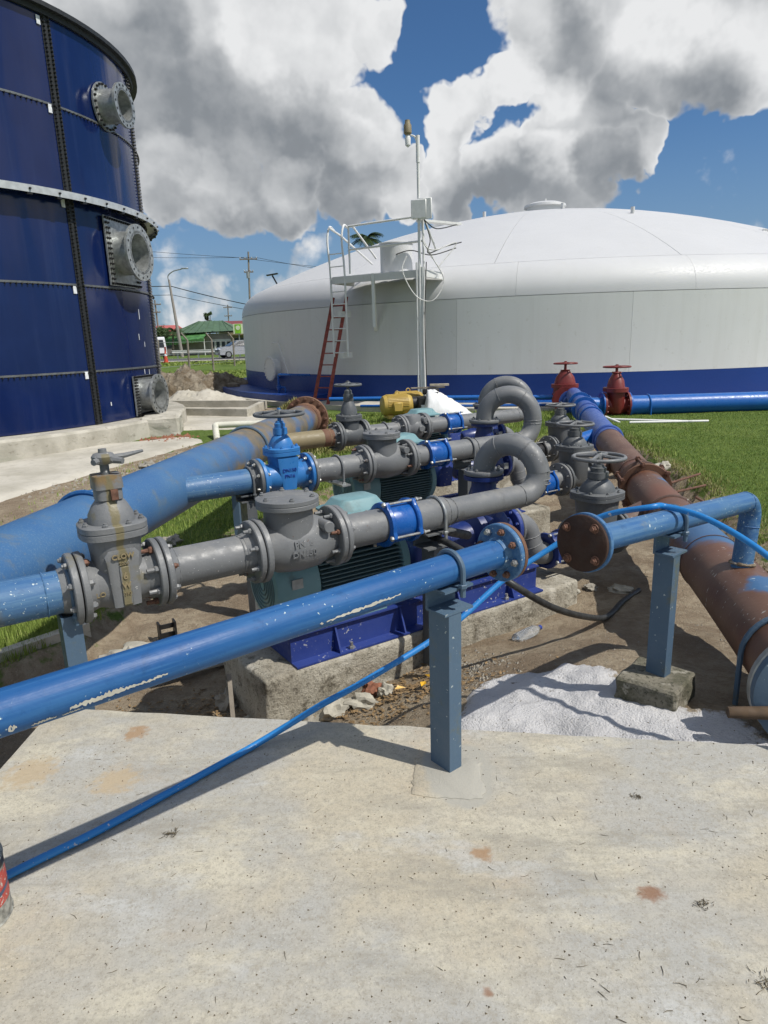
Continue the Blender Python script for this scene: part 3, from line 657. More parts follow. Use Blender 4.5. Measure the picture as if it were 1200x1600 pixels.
def weld(par, c, ax, R, mat, r=.0035, seg=56): return MB().torus(c, ax, R, r, seg, 6, jit=.0016).build('weld_bead', mat, par)
def spool(name, label, s0, s1, n, z, r, mat, fl=(0, 0), welds=(), cat='pipe', fR=.142, fmat=None, group=None):
    """straight pipe along a pump line, with a flange at either end where fl says so"""
    t = T(name, label, cat, (s0+s1)/2, n, z, group); L = (s1-s0)/2; fm = fmat or mat
    MB().lathe([(-L, r), (L, r)], seg=36).build('pipe', mat, t)
    if fl[0]: flange(t, -L+.013, fR, .026, r, fm, dirn=1)
    if fl[1]: flange(t, L-.013, fR, .026, r, fm, dirn=-1)
    for s in welds: weld(t, (s-(s0+s1)/2, 0, 0), (1, 0, 0), r, mat)
    return t
def handwheel(par, z, R, r, mat, spokes=4, hub=.03, name='handwheel'):
    b = MB(); b.torus((0, 0, z), (0, 0, 1), R, r, 40, 10)
    for k in range(spokes):
        a = R_(20+360*k/spokes); c, s = math.cos(a), math.sin(a)
        b.tube([(c*hub*.6, s*hub*.6, z+.012), (c*R*.55, s*R*.55, z+.004), (c*R, s*R, z)], [r*1.1, r*.85, r*.8], 8)
    b.cyl((0, 0, z-.022), (0, 0, z+.03), hub, hub*.85, 14, .004)
    return b.build(name, mat, par)
def letters(par, txt, size, loc, rot, mat, depth=.0018, cyl=None, bold=.0):
    me = text_mesh(txt, size, depth, bold)
    if cyl:                                   # wrap on a horizontal barrel of radius cyl about the x axis
        for v in me.vertices:
            a = v.co.y/cyl + loc[2]; rr = cyl+v.co.z; v.co = Vector((loc[0]+v.co.x, -rr*math.cos(a), rr*math.sin(a)))
        me.materials.append(M[mat]); return obj('lettering', me, par)
    me.materials.append(M[mat]); return obj('lettering', me, par, loc, rot)

def gate_valve(name, label, s, n, z, half, mat, zb, zt, zw, wheelR, fR=.142, pr=.092, bx=.125, by=.115, wheel_mat=None, wheel=True, single=True, bmat=None, group=None, bolt_in=True, style=0):
    """x along the pipe; zb = body/bonnet joint, zt = bonnet top, zw = handwheel, all above the pipe axis"""
    t = T(name, label, 'valve', s, n, z, group); bm_ = bmat or mat
    b = MB(); b.lathe([(-half, pr), (-half*.55, pr*1.02), (-half*.3, pr*1.16), (half*.3, pr*1.16), (half*.55, pr*1.02), (half, pr)], seg=32)
    b.loft([(-pr*.9, bx*.5, by*.62, 2.4), (0, bx*.80, by*.92, 2.6), (zb*.55, bx*.82, by*.92, 2.7), (zb*.85, bx*.88, by*.95, 2.7), (zb-.012, bx*.92, by*.98, 2.6)], 32)
    body = b.build('body', mat, t)
    flange(t, -half+.013, fR, .026, pr, mat, dirn=1); flange(t, half-.013, fR, .026, pr, mat, dirn=-1)
    b = MB(); b.loft([(zb-.016, bx, by, 3.), (zb-.012, bx*1.12, by*1.12, 3.), (zb+.010, bx*1.12, by*1.12, 3.), (zb+.012, bx*1.09, by*1.09, 3.), (zb+.014, bx*1.09, by*1.09, 3.), (zb+.016, bx*1.12, by*1.12, 3.), (zb+.036, bx*1.12, by*1.12, 3.), (zb+.040, bx*1.08, by*1.08, 3.)], 36).build('bonnet_flange', mat, t)
    zt0 = zb+.036
    H = zt-zt0
    if style == 0:
        MB().loft([(zt0, bx*.78, by*.80, 2.3), (zt0+H*.25, bx*.74, by*.76, 2.2), (zt0+H*.5, bx*.58, by*.58, 2.1), (zt0+H*.66, bx*.42, by*.42, 2.), (zt0+H*.68, bx*.45, by*.45, 2.6), (zt, bx*.44, by*.44, 2.6)], 28).build('bonnet', mat, t)
    else:
        MB().loft([(zt0, bx*.84, by*.86, 2.5), (zt0+H*.35, bx*.80, by*.70, 2.2), (zt0+H*.7, bx*.42, by*.40, 2.), (zt, bx*.30, by*.30, 2.)], 28).build('bonnet', mat, t)
    bo = MB()
    for k in range(8):
        a = R_(22.5+45*k); c = Vector((bx*1.0*math.cos(a)*1.0, by*1.0*math.sin(a), zb+.038))
        if single: obj('bolt', bolt_mesh(bm_, .011, .012, .006), t, c, (0, -math.pi/2, 0))
        else: bo.hexbolt(c, (0, 0, 1), .011, .012, .006)
    if not single: bo.build('bolts', bm_, t, kind='stuff')
    if wheel:
        g = bx*.27; MB().lathe([(zt-.005, g*1.3), (zt+.03, g*1.3), (zt+.035, g), ((zt+zw)/2, g*.9), ((zt+zw)/2+.002, .013), (zw+.04, .013)], (0, 0, 0), (0, 0, 1), 18).build('stem', mat, t)
        handwheel(t, zw, wheelR, .012 if wheelR < .17 else .0135, wheel_mat or mat)
    return t

def check_valve(name, label, s, n, z, half=.2, mat='grey_paint', single=True, cover=True, boss=1, group=None):
    t = T(name, label, 'valve', s, n, z, group)
    b = MB(); b.lathe([(-half, .094), (-half+.05, .097), (-half+.09, .118), (-.01, .132), (half*.45, .124), (half-.06, .102), (half, .094)], seg=40)
    if cover: b.loft([(0, .112, .118, 2.2), (.11, .110, .116, 2.2), (.165, .108, .114, 2.2), (.182, .118, .124, 2.2)], 36, (-.03, 0, 0))
    else: b.loft([(0, .12, .122, 2.2), (.105, .10, .105, 2.4), (.135, .085, .09, 3.)], 30, (-.01, 0, 0))
    b.build('body', mat, t)
    flange(t, -half+.013, .146, .028, None, mat); flange(t, half-.013, .146, .028, None, mat)
    if cover:
        c = MB(); c.lathe([(.180, .138), (.183, .143), (.200, .143), (.202, .141), (.204, .141), (.206, .143), (.222, .143), (.226, .136), (.227, .105), (.229, .100)], (-.03, 0, 0), (0, 0, 1), 44); c.build('cover', mat, t)
        for k in range(6):
            a = R_(15+60*k); c_ = (-.03+.120*math.cos(a), .120*math.sin(a), .225)
            obj('bolt', bolt_mesh(mat, .012, .010, .006), t, c_, (0, -math.pi/2, 0))
    MB().cyl((half*.52, -.045, .085), (half*.52, -.142, .085), .027, seg=18, bev=.004).build('hinge_boss', mat, t)
    if not cover: MB().cyl((.02, -.10, .0), (.02, -.152, -.0), .032, seg=18, bev=.004).build('hinge_cap', mat, t)
    bolts(t, half-.028, -1, mat=mat, single=single, sh=.03); bolts(t, -half-.026, -1, mat=mat, single=single, sh=.018)
    return t
def coupling(name, label, s, n, z, L=.18, r=.088, mat='coupling_blue', group=None, tilt=22):
    t = T(name, label, 'coupling', s, n, z, group); h = L/2
    MB().lathe([(-h*.86, r*1.10), (-h*.5, r*1.20), (h*.5, r*1.20), (h*.86, r*1.10)], seg=36).build('sleeve', mat, t)
    for d in (-1, 1):
        b = MB(); rs = []
        for xx, rr in ((h*.72*d, 1.30), (h*.78*d, 1.36), (h*.96*d, 1.34), (h*1.0*d, 1.24), (h*1.02*d, 1.04), (h*.72*d, 1.04)):
            ring = []
            for k in range(64):
                a = 2*math.pi*k/64; lobe = max(0, math.cos(4*(a-R_(tilt))))**6
                q = r*(rr + (.20*lobe if rr > 1.2 else 0)); ring.append((xx, q*math.cos(a), q*math.sin(a)))
            rs.append(ring)
        b.rings(rs, close=True); b.build('end_ring', mat, t)
    for k in range(4):
        a = R_(tilt+90*k); y, z_ = r*1.44*math.cos(a), r*1.44*math.sin(a)
        tb = MB().cyl((-h*1.18, y, z_), (h*1.42, y, z_), .0065, seg=8).build('tie_rod', 'zinc_bolt', t)
        for d in (-1, 1): MB().hexbolt((d*h*1.02, y, z_), (d, 0, 0), .0125, .012).build('nut', 'zinc_bolt', tb)
    return t
def channel(b, c, L, W, H, ax, up, t=.008):
    """C-section: length L along ax, web height H along up, flanges W along ax x up"""
    ax, up = Vector(ax).normalized(), Vector(up).normalized(); sd = ax.cross(up); c = Vector(c); m = Matrix((ax, sd, up)).transposed()
    b.box(c, (L, t, H), m=m)
    for d in (-1, 1): b.box(c+sd*(W/2+t/2)+up*d*(H/2-t/2), (L, W, t), m=m)
    return b
def ubolt(b, c, ax, R, drop, r=.008):
    a = Vector(ax).normalized(); sd = Vector((0, 0, 1)).cross(a).normalized(); c = Vector(c); pts = [c+sd*R+Vector((0, 0, -drop))]
    for k in range(17):
        an = math.pi*k/16; pts.append(c+sd*R*math.cos(an)+Vector((0, 0, R*math.sin(an))))
    pts.append(c-sd*R+Vector((0, 0, -drop))); return b.tube(pts, r, 8)
def support(name, label, c, ang, r, zground, mat, pw=.14, pd=.06, bw=.20, bh=.10, group=None, umat=None, block=None):
    """pipe support: channel post, short channel saddle, U-bolt; c = pipe axis point, ang = pipe direction"""
    t = thing(name, label, 'pipe support', (c[0], c[1], zground), ang, group); zc = c[2]-zground; zs = zc-r
    if bw: b = MB(); channel(b, (.035, bw*.30, zs-bh/2-.002), bw*.95, bw*.62, bh, (1, 0, 0), (0, 0, 1), .008); b.build('saddle', mat, t)
    b = MB(); H = zs-bh-.004
    b.box((-.004, 0, H/2), (.010, pw, H)); b.box((pd/2+.001, pw/2-.005, H/2), (pd, .010, H)); b.box((pd/2+.001, -pw/2+.005, H/2), (pd, .010, H)); b.build('post', mat, t)
    ub = MB(); ubolt(ub, (.04, 0, zc), (1, 0, 0), r+.008, r+.03, .0085)
    u = ub.build('u_bolt', umat or mat, t)
    for d in (-1, 1): MB().hexbolt((.04, d*(r+.008), zs-.001), (0, 0, 1), .014, .012).build('nut', umat or mat, u)
    return t

# ---- pump line 1 (nearest)
L1n, Z0 = 2.717, .80
RP = .084
t = spool('discharge_branch', 'short faded blue pipe entering the nearest grey gate valve', -.42, .353, L1n, Z0, RP, 'faded_blue', (0, 1), (.24,), fmat='grey_paint_worn')
bolts(t, (.353+.42)/2-.026, -1, mat='grey_paint', sh=.006)
v1 = gate_valve('gate_valve', 'nearest grey gate valve with raised lettering and a broken handwheel', .514, L1n, Z0, .155, 'grey_paint_worn', .205, .385, .48, .16, wheel=False, bx=.112, by=.105)
# its cast details: gland, rusty yoke opening, stem and the stub of a handwheel
b = MB(); b.loft([(.335, .050, .050, 4), (.375, .050, .050, 4), (.378, .055, .055, 5), (.43, .053, .053, 5)], 24).build('gland', 'grey_paint_worn', v1)
b = MB(); b.box((.012, -.058, .357), (.026, .016, .04)).build('gland_bolt', 'rusty_bolt', v1)
MB().cyl((0, 0, .40), (0, 0, .475), .017, seg=14).build('stem', 'dark_grey_paint', v1)
b = MB(); b.lathe([(0, .030), (.012, .042), (.030, .044), (.040, .036), (.044, .016), (.058, .015)], (0, 0, .470), (0, 0, 1), 12)
b.tube([(.02, -.004, .492), (.08, -.012, .496), (.155, .028, .500)], [.011, .010, .006], 8).tube([(.02, -.02, .488), (.058, -.058, .482)], [.016, .012], 8).tube([(-.02, -.02, .488), (-.045, -.042, .484)], [.014, .012], 8)
b.build('handwheel_stub', 'grey_paint_worn', v1)
b = MB(); b.loft([(-.075, .052, .012, 3), (.10, .060, .012, 3), (.13, .066, .012, 3), (.15, .05, .010, 3)], 20, (0, -.108, 0)).build('rating_boss', 'grey_paint_worn', v1)
b = MB(); b.box((0, -.123, .01), (.036, .006, .155), bev=.002).build('cast_strip', 'grey_paint_worn', v1)
letters(v1, 'CLOW', .027, (0, -.1245, .128), (math.pi/2, 0, 0), 'olive_tan', .003, bold=.0008)
letters(v1, '2006', .018, (0, -.1245, .100), (math.pi/2, 0, 0), 'olive_tan', .002)
letters(v1, '6', .036, (0, -.1275, .050), (math.pi/2, 0, 0), 'olive_tan', .003, bold=.001)
letters(v1, 'W', .030, (0, -.1275, .012), (math.pi/2, 0, 0), 'olive_tan', .003, bold=.001)
letters(v1, '350', .017, (0, -.1275, -.022), (math.pi/2, 0, 0), 'olive_tan', .002)
letters(v1, 'FLO', .028, (-.098, 0, -.18), None, 'olive_tan', .002, cyl=.097, bold=.0006)
bolts(v1, -.155+.026, 1, mat='grey_paint', sh=.004, r=.0145, h=.016); bolts(v1, .155-.026, -1, mat='grey_paint', sh=.03, r=.0145, h=.016)
t = spool('pipe_spool', 'grey flanged pipe spool between nearest gate valve and its check valve', .675, 1.094, L1n, Z0, RP, 'grey_paint', (1, 1), (1.02, .735))
bolts(t, .419/2-.027, -1, mat='grey_paint'); bolts(t, -.419/2+.027, 1, mat='grey_paint', sh=.006)
c1 = check_valve('check_valve', 'nearest grey check valve marked PN16 DN150 with round bolted cover', 1.30, L1n, Z0, .2)
letters(c1, 'PN16', .040, (-.02, 0, .22), None, 'grey_paint', .003, cyl=.129, bold=.0012); letters(c1, 'DN150', .040, (-.02, 0, -.14), None, 'grey_paint', .003, cyl=.130, bold=.0012)
t = spool('pipe_spool', 'short grey pipe stub between nearest check valve and its blue coupling', 1.506, 1.86, L1n, Z0, RP, 'grey_paint', (1, 0)); bolts(t, -.177+.027, 1, mat='grey_paint', sh=.006)
coupling('pipe_coupling', 'nearest bright blue pipe coupling with long silver tie rods', 1.862, L1n, Z0, .185, RP)

def bend(name, label, s0, s_c, nL, sp, np_, zf, r0, r1, s_red, rise, fR, mat='grey_paint', rad=.13, welds=()):
    """pipe that runs along the line, turns up and loops over backwards onto the pump's discharge flange"""
    t = T(name, label, 'pipe', s0, nL, Z0); q = lambda s, n, z: Vector((s-s0, n-nL, z-Z0))
    ztop = zf+rise; sep = math.hypot(s_c-sp, nL-np_); rr = sep/2
    path = [q(s0, nL, Z0)]; rad_ = [r0]
    if s_red: path += [q(s_red, nL, Z0), q(s_red+.045, nL, Z0)]; rad_ += [r0, r1]
    corner = fillet([q(s_c-rad-.02, nL, Z0), q(s_c, nL, Z0), q(s_c, nL, ztop)], rad, 12)
    path += corner; rad_ += [r1]*len(corner)
    c = q((s_c+sp)/2, (nL+np_)/2, ztop); e = (q(s_c, nL, ztop)-c)
    for k in range(1, 23):
        a = math.pi*k/22; path.append(c+e*math.cos(a)+Vector((0, 0, rr*math.sin(a)))); rad_.append(r1)
    path.append(q(sp, np_, zf)); rad_.append(r1)
    MB().tube(path, rad_, 28).build('pipe', mat, t)
    fl = q(sp, np_, zf); MB().lathe([(-.004, fR), (.0, fR+.003), (.020, fR+.003), (.024, fR)], fl, (0, 0, 1), 36).build('flange', mat, t)
    for a in range(8):
        an = R_(22+45*a); obj('bolt', bolt_mesh('dark_grey_paint', .011, .011, .006), t, fl+Vector((fR*.82*math.cos(an), fR*.82*math.sin(an), .024)), (0, -math.pi/2, 0))
    weld(t, q(s_c-rad-.03, nL, Z0), (1, 0, 0), r1, mat); weld(t, q(s_c, nL, ztop-.012), (0, 0, 1), r1, mat); weld(t, q(s_c, nL, ztop-.040), (0, 0, 1), r1, mat)
    for k in (7, 14): weld(t, path[-24+k], path[-24+k+1]-path[-24+k-1], r1, mat)
    if s_red: weld(t, q(s_red+.055, nL, Z0), (1, 0, 0), r1, mat); weld(t, q(s_red-.002, nL, Z0), (1, 0, 0), r0, mat, .0018)
    for s in welds: weld(t, q(s, nL, Z0), (1, 0, 0), r0, mat)
    return t
bend('discharge_bend', 'nearest grey reducing pipe looping up and back onto the pump', 1.865, 2.885, L1n, 2.754, 3.046, .885, RP, .0665, 2.165, .012, .118)
support('pipe_support', 'dark grey channel post under the nearest grey discharge pipe, beside the blue coupling', P(2.075, L1n, Z0), A_, RP, -.19, 'dark_grey_paint', .11, .06, .2, .085, umat='galvanised')
support('pipe_support', 'white-speckled blue channel post under the nearest grey gate valve', P(.285, L1n, Z0), A_, RP, -.20, 'post_blue', .125, .06, 0, 0.)

# ---- pump line 2
L2n = 4.226
t = spool('discharge_branch', 'faded blue branch pipe leading from the header to the bright blue gate valve', 1.16, 1.764, L2n, Z0, RP, 'faded_blue', (0, 1), (1.70,), fmat='dark_grey_paint')
bolts(t, .302-.027, -1, mat='zinc_bolt', sh=.008)
v2 = gate_valve('gate_valve', 'bright blue gate valve marked DN150 PN16 with grey handwheel', 1.957, L2n, Z0, .19, 'valve_blue', .165, .335, .43, .165, wheel_mat='dark_grey_paint', bx=.105, by=.105, style=0, bmat='valve_blue')
letters(v2, 'DN150', .034, (0, -.1125, .055), (math.pi/2, 0, 0), 'cap_blue', .003); letters(v2, 'PN16', .034, (0, -.1125, .015), (math.pi/2, 0, 0), 'cap_blue', .003)
MB().loft([(-.08, .05, .014, 3), (.08, .074, .014, 3), (.14, .080, .012, 3)], 20, (0, -.098, 0)).build('rating_boss', 'valve_blue', v2)
bolts(v2, -.19+.026, 1, mat='zinc_bolt', sh=.006, r=.014); bolts(v2, .19-.026, -1, mat='zinc_bolt', sh=.006, r=.014)
t = spool('pipe_spool', 'grey flanged pipe spool between the blue gate valve and middle check valve', 2.151, 2.612, L2n, Z0, RP, 'grey_paint', (1, 1), (2.55,))
bolts(t, .2305-.027, -1, mat='grey_paint'); bolts(t, -.2305+.027, 1, mat='zinc_bolt', sh=.004)
check_valve('check_valve', 'middle grey check valve with round bolted cover, behind the nearest one', 2.818, L2n, Z0, .2, single=True)
t = spool('pipe_spool', 'short grey pipe stub between middle check valve and its blue coupling', 3.024, 3.28, L2n, Z0, RP, 'grey_paint', (1, 0)); bolts(t, -.128+.027, 1, mat='grey_paint', single=False, sh=.006)
coupling('pipe_coupling', 'middle bright blue pipe coupling, second from the camera', 3.285, L2n, Z0, .20, RP)
bend('discharge_bend', 'middle grey pipe looping up and back onto the second pump', 3.29, 4.395, L2n, 4.11, 4.537, .955, RP, .078, 0, .03, .135, rad=.16, welds=(3.70,))
b = T('pipe_clamp', 'grey U-bolt clamp round the spool beside the blue gate valve', 'clamp', 2.39, L2n, Z0)
ub = MB(); ubolt(ub, (0, 0, 0), (1, 0, 0), RP+.008, .12, .0085); ub.build('u_bolt', 'grey_paint', b); MB().box((0, 0, -.112), (.07, .26, .012)).build('plate', 'galvanised', b); MB().hexbolt((0, -RP-.008, -.106), (0, 0, 1), .014, .012).build('nut', 'galvanised', b)
support('pipe_support', 'dark channel post under the blue branch pipe beside the blue gate valve', P(1.66, L2n, Z0), A_, RP, -.19, 'dark_grey_paint', .12, .06, .16, .05)
support('pipe_support', 'grey channel post with U-bolt under the middle discharge pipe', P(3.60, L2n, Z0), A_, RP, -.19, 'dark_grey_paint', .12, .06, .2, .08, umat='grey_paint')

# ---- pump line 3 (farthest)
L3n = 5.668
t = spool('discharge_branch', 'rusty brown branch pipe between the header and the farthest grey gate valve', 2.62, 3.22, L3n, Z0, RP, 'olive_tan', (0, 1), (3.12,), fmat='dark_grey_paint'); bolts(t, .3-.027, -1, mat='dark_grey_paint', single=False)
MB().lathe([(.13, RP+.001), (.29, RP+.002)], seg=30).build('rust_band', 'rusty_steel', t)
gate_valve('gate_valve', 'farthest tall dark grey gate valve with small handwheel on the discharge side', 3.368, L3n, Z0, .145, 'dark_grey_paint', .16, .40, .485, .125, bx=.105, by=.10, single=False, style=0)
t = spool('pipe_spool', 'short grey pipe spool between the farthest gate valve and check valve', 3.516, 3.972, L3n, Z0, RP*.92, 'grey_paint', (1, 1)); bolts(t, .228-.027, -1, mat='dark_grey_paint', single=False)
ub = MB(); ubolt(ub, (.03, 0, 0), (1, 0, 0), RP+.002, .12, .0085); ub.build('u_bolt', 'grey_paint', t)
check_valve('check_valve', 'farthest grey check valve with a round hinge cap on its side', 4.122, L3n, Z0, .145, single=False, cover=False)
t = spool('pipe_spool', 'short grey pipe stub between the farthest check valve and its blue coupling', 4.27, 4.63, L3n, Z0, RP, 'grey_paint', (1, 0)); bolts(t, -.18+.027, 1, mat='grey_paint', single=False, sh=.006)
coupling('pipe_coupling', 'farthest bright blue pipe coupling near the yellow motor', 4.64, L3n, Z0, .20, RP)
bend('discharge_bend', 'farthest grey pipe looping up and back onto the third pump', 4.66, 5.80, L3n, 5.466, 6.04, .90, RP, .078, 0, .02, .135, rad=.16, welds=(5.0,))

# ---- pumps, motors, base frames, plinths
def rough_block(name, label, s0, s1, n0, n1, z0, z1, seed, cat='plinth', mat='plinth_concrete', jit=.006, ch=.014):
    t = T(name, label, cat, (s0+s1)/2, (n0+n1)/2, z0); bm = bmesh.new(); bmesh.ops.create_cube(bm, size=1)
    L, W_, H = s1-s0, n1-n0, z1-z0
    for v in bm.verts: v.co = Vector((v.co.x*L, v.co.y*W_, (v.co.z+.5)*H))
    bmesh.ops.bevel(bm, geom=bm.edges[:], offset=ch, segments=1, affect='EDGES')
    bmesh.ops.subdivide_edges(bm, edges=[e for e in bm.edges if e.calc_length() > .2], cuts=24, use_grid_fill=True)
    for v in bm.verts:
        p = v.co*1.; q = Vector((p.x*5, p.y*5, p.z*5+seed)); v.co += Vector((mn.noise(q), mn.noise(q+Vector((9, 0, 0))), mn.noise(q+Vector((0, 9, 0)))*.5))*jit*1.6
        q = q*4.; e_ = 1.3 if v.co.z > H*.8 else .6
        v.co += Vector((mn.noise(q), mn.noise(q+Vector((9, 0, 0))), mn.noise(q+Vector((0, 9, 0)))*.5))*jit*.6*e_
    me = bpy.data.meshes.new('block'); bm.to_mesh(me); bm.free()
    for p in me.polygons: p.use_smooth = True
    me.set_sharp_from_angle(angle=R_(50)); me.materials.append(M[mat]); obj('block', me, t); return t
ZP = .12
def motor_set(i, ds, dn, dz, words):
    sp, npn = 2.754+ds, 3.046+dn; zax = .505+dz; zf = (.885, .955, .90)[i]
    n0, n1 = npn-.185, npn+.195; s0, s1 = 1.30+ds, 3.036+ds
    # plinth: one block with a broken front behind the nearest post
    rough_block('concrete_plinth', '%s weathered concrete plinth under a blue pump base' % words, s0-.185, s1+.33, npn-.265, npn+.31, -.30, ZP, i*7.)
    # base frame
    fr = T('base_frame', '%s paint-splashed blue steel base frame carrying pump and motor' % words, 'frame', (s0+s1)/2, npn+.005, ZP+.002)
    Lh = (s1-s0)/2; Wh = (n1-n0)/2
    for d in (-1, 1):
        b = MB(); b.box((0, d*Wh, .08), (2*Lh, .010, .16)); b.box((0, d*(Wh+.035), .005), (2*Lh, .07, .010)); b.box((0, d*(Wh+.004), .157), (2*Lh, .045, .010)); b.build('side_rail', 'frame_blue', fr)
        for k in range(4):
            x = -Lh+.25+k*(2*Lh-.5)/3
            MB().add([(x, d*(Wh+.005), .010), (x, d*(Wh+.066), .010), (x, d*(Wh+.012), .150), (x+.010, d*(Wh+.005), .010), (x+.010, d*(Wh+.066), .010), (x+.010, d*(Wh+.012), .150)], [(0, 1, 2), (5, 4, 3), (0, 3, 4, 1), (1, 4, 5, 2), (0, 2, 5, 3)]).build('gusset', 'frame_blue', fr, smooth=0)
        for x in (-Lh*.62, .0, Lh*.66): MB().hexbolt((x, d*(Wh+.045), .010), (0, 0, 1), .016, .016, .02, .009).build('anchor_bolt', 'zinc_bolt', fr)
    for d in (-1, 1): MB().box((d*(Lh-.005), 0, .08), (.012, 2*Wh-.01, .15)).build('end_plate', 'frame_blue', fr)
    MB().box((-.35, 0, .168), (.9, .30, .012)).build('motor_bed', 'pump_blue', fr)
    # motor (x=0 at its middle)
    mo = T('electric_motor', '%s teal electric motor with cooling fins and terminal box' % words, 'motor', 1.655+ds, npn, zax)
    b = MB(); b.lathe([(-.40, .15), (-.395, .178), (-.37, .196), (-.17, .202)], seg=36); b.build('fan_cowl', 'motor_teal', mo)
    g = MB()
    for k in range(6): g.torus((-.402, 0, 0), (1, 0, 0), .03+.022*k, .004, 28, 6)
    g.build('fan_grille', 'motor_fins', mo, kind='stuff')
    MB().lathe([(-.17, .160), (.34, .160)], seg=32).build('stator', 'motor_fins', mo)
    f = MB()
    for k in range(-8, 9):                       # horizontal cooling fins, both sides
        z = k*.0205
        for d in (-1, 1):
            y0 = math.sqrt(max(0, .158**2-z*z)) if abs(z) < .158 else .0; y1 = math.sqrt(.203**2-z*z)
            f.box((.085, d*(y0+y1)/2, z), (.50, y1-y0+.02, .005))
    f.build('cooling_fins', 'motor_fins', mo, kind='stuff')
    MB().lathe([(.335, .190), (.345, .204), (.385, .204), (.40, .185), (.42, .12), (.46, .07), (.47, .06)], seg=36).build('end_bell', 'motor_teal', mo)
    tb = MB().loft([(.175, .125, .105, 6), (.315, .125, .105, 6)], 32, (.15, -.02, 0)).build('terminal_box', 'motor_teal', mo)
    MB().loft([(.316, .175, .145, 8), (.328, .175, .145, 8), (.342, .140, .110, 6), (.382, .115, .082, 5), (.387, .105, .075, 5)], 36, (.15, -.02, 0)).build('lid', 'motor_teal', tb)
    MB().cyl((.10, -.115, .21), (.10, -.15, .21), .022, seg=12).build('cable_gland', 'zinc_bolt', tb)
    for d in (-1, 1): MB().box((.06, d*.15, -.205), (.34, .10, .04), bev=.006).build('foot', 'motor_teal', mo)
    MB().box((-.30, -.203, .04), (.06, .004, .05)).build('rating_plate', 'galvanised', mo)
    # pump (x=0 at the discharge)
    pu = T('centrifugal_pump', '%s dark blue centrifugal pump with bolted casing' % words, 'pump', sp, npn, zax)
    b = MB(); b.lathe([(-.085, .12), (-.075, .175), (-.05, .195), (.05, .195), (.075, .175), (.085, .12)], seg=36)
    zz = zf-.03-zax; b.loft([(.05, .10, .17, 2.2), (.19, .088, .13, 2.1), (zz-.05, .074, .078, 2.), (zz, .072, .072, 2.)], 28); b.build('volute', 'pump_blue', pu)
    MB().lathe([(zz-.006, .115), (zz-.002, .122), (zz+.022, .122)], (0, 0, 0), (0, 0, 1), 32).build('discharge_flange', 'pump_blue', pu)
    MB().lathe([(.08, .10), (.17, .085), (.20, .085)], seg=28).build('suction_nozzle', 'pump_blue', pu)
    MB().lathe([(.196, .128), (.20, .132), (.226, .132), (.23, .128)], seg=36).build('suction_flange', 'frame_blue', pu)
    b = MB()
    for k in range(10): a = R_(36*k); b.hexbolt((.086, .155*math.cos(a), .155*math.sin(a)), (1, 0, 0), .014, .012)
    b.build('casing_bolts', 'pump_blue', pu, kind='stuff')
    MB().lathe([(-.085, .17), (-.13, .165), (-.15, .10), (-.34, .075), (-.36, .055)], seg=28).build('bearing_housing', 'pump_blue', pu)
    MB().loft([(-.10, .075, .095, 5), (.07, .09, .10, 5), (.12, .085, .075, 5)], 24, (-.52, 0, .0)).build('coupling_guard', 'frame_blue', pu)
    MB().box((-.02, -.13, -.21), (.14, .05, .03)).box((-.02, .13, -.21), (.14, .05, .03)).box((0, -.12, -.13), (.03, .05, .16)).box((0, .12, -.13), (.03, .05, .16)).box((-.26, 0, -.14), (.03, .09, .17)).build('foot', 'pump_blue', pu)
    MB().cyl((.02, -.20, .03), (.02, -.245, .03), .014, seg=10).box((.02, -.255, .03), (.05, .02, .05)).build('drain_cock', 'galvanised', pu)
    return sp, npn, zax
sets = [motor_set(0, 0, 0, 0, 'nearest'), motor_set(1, 1.356, 1.491, .05, 'middle'), motor_set(2, 2.712, 2.994, .05, 'farthest')]

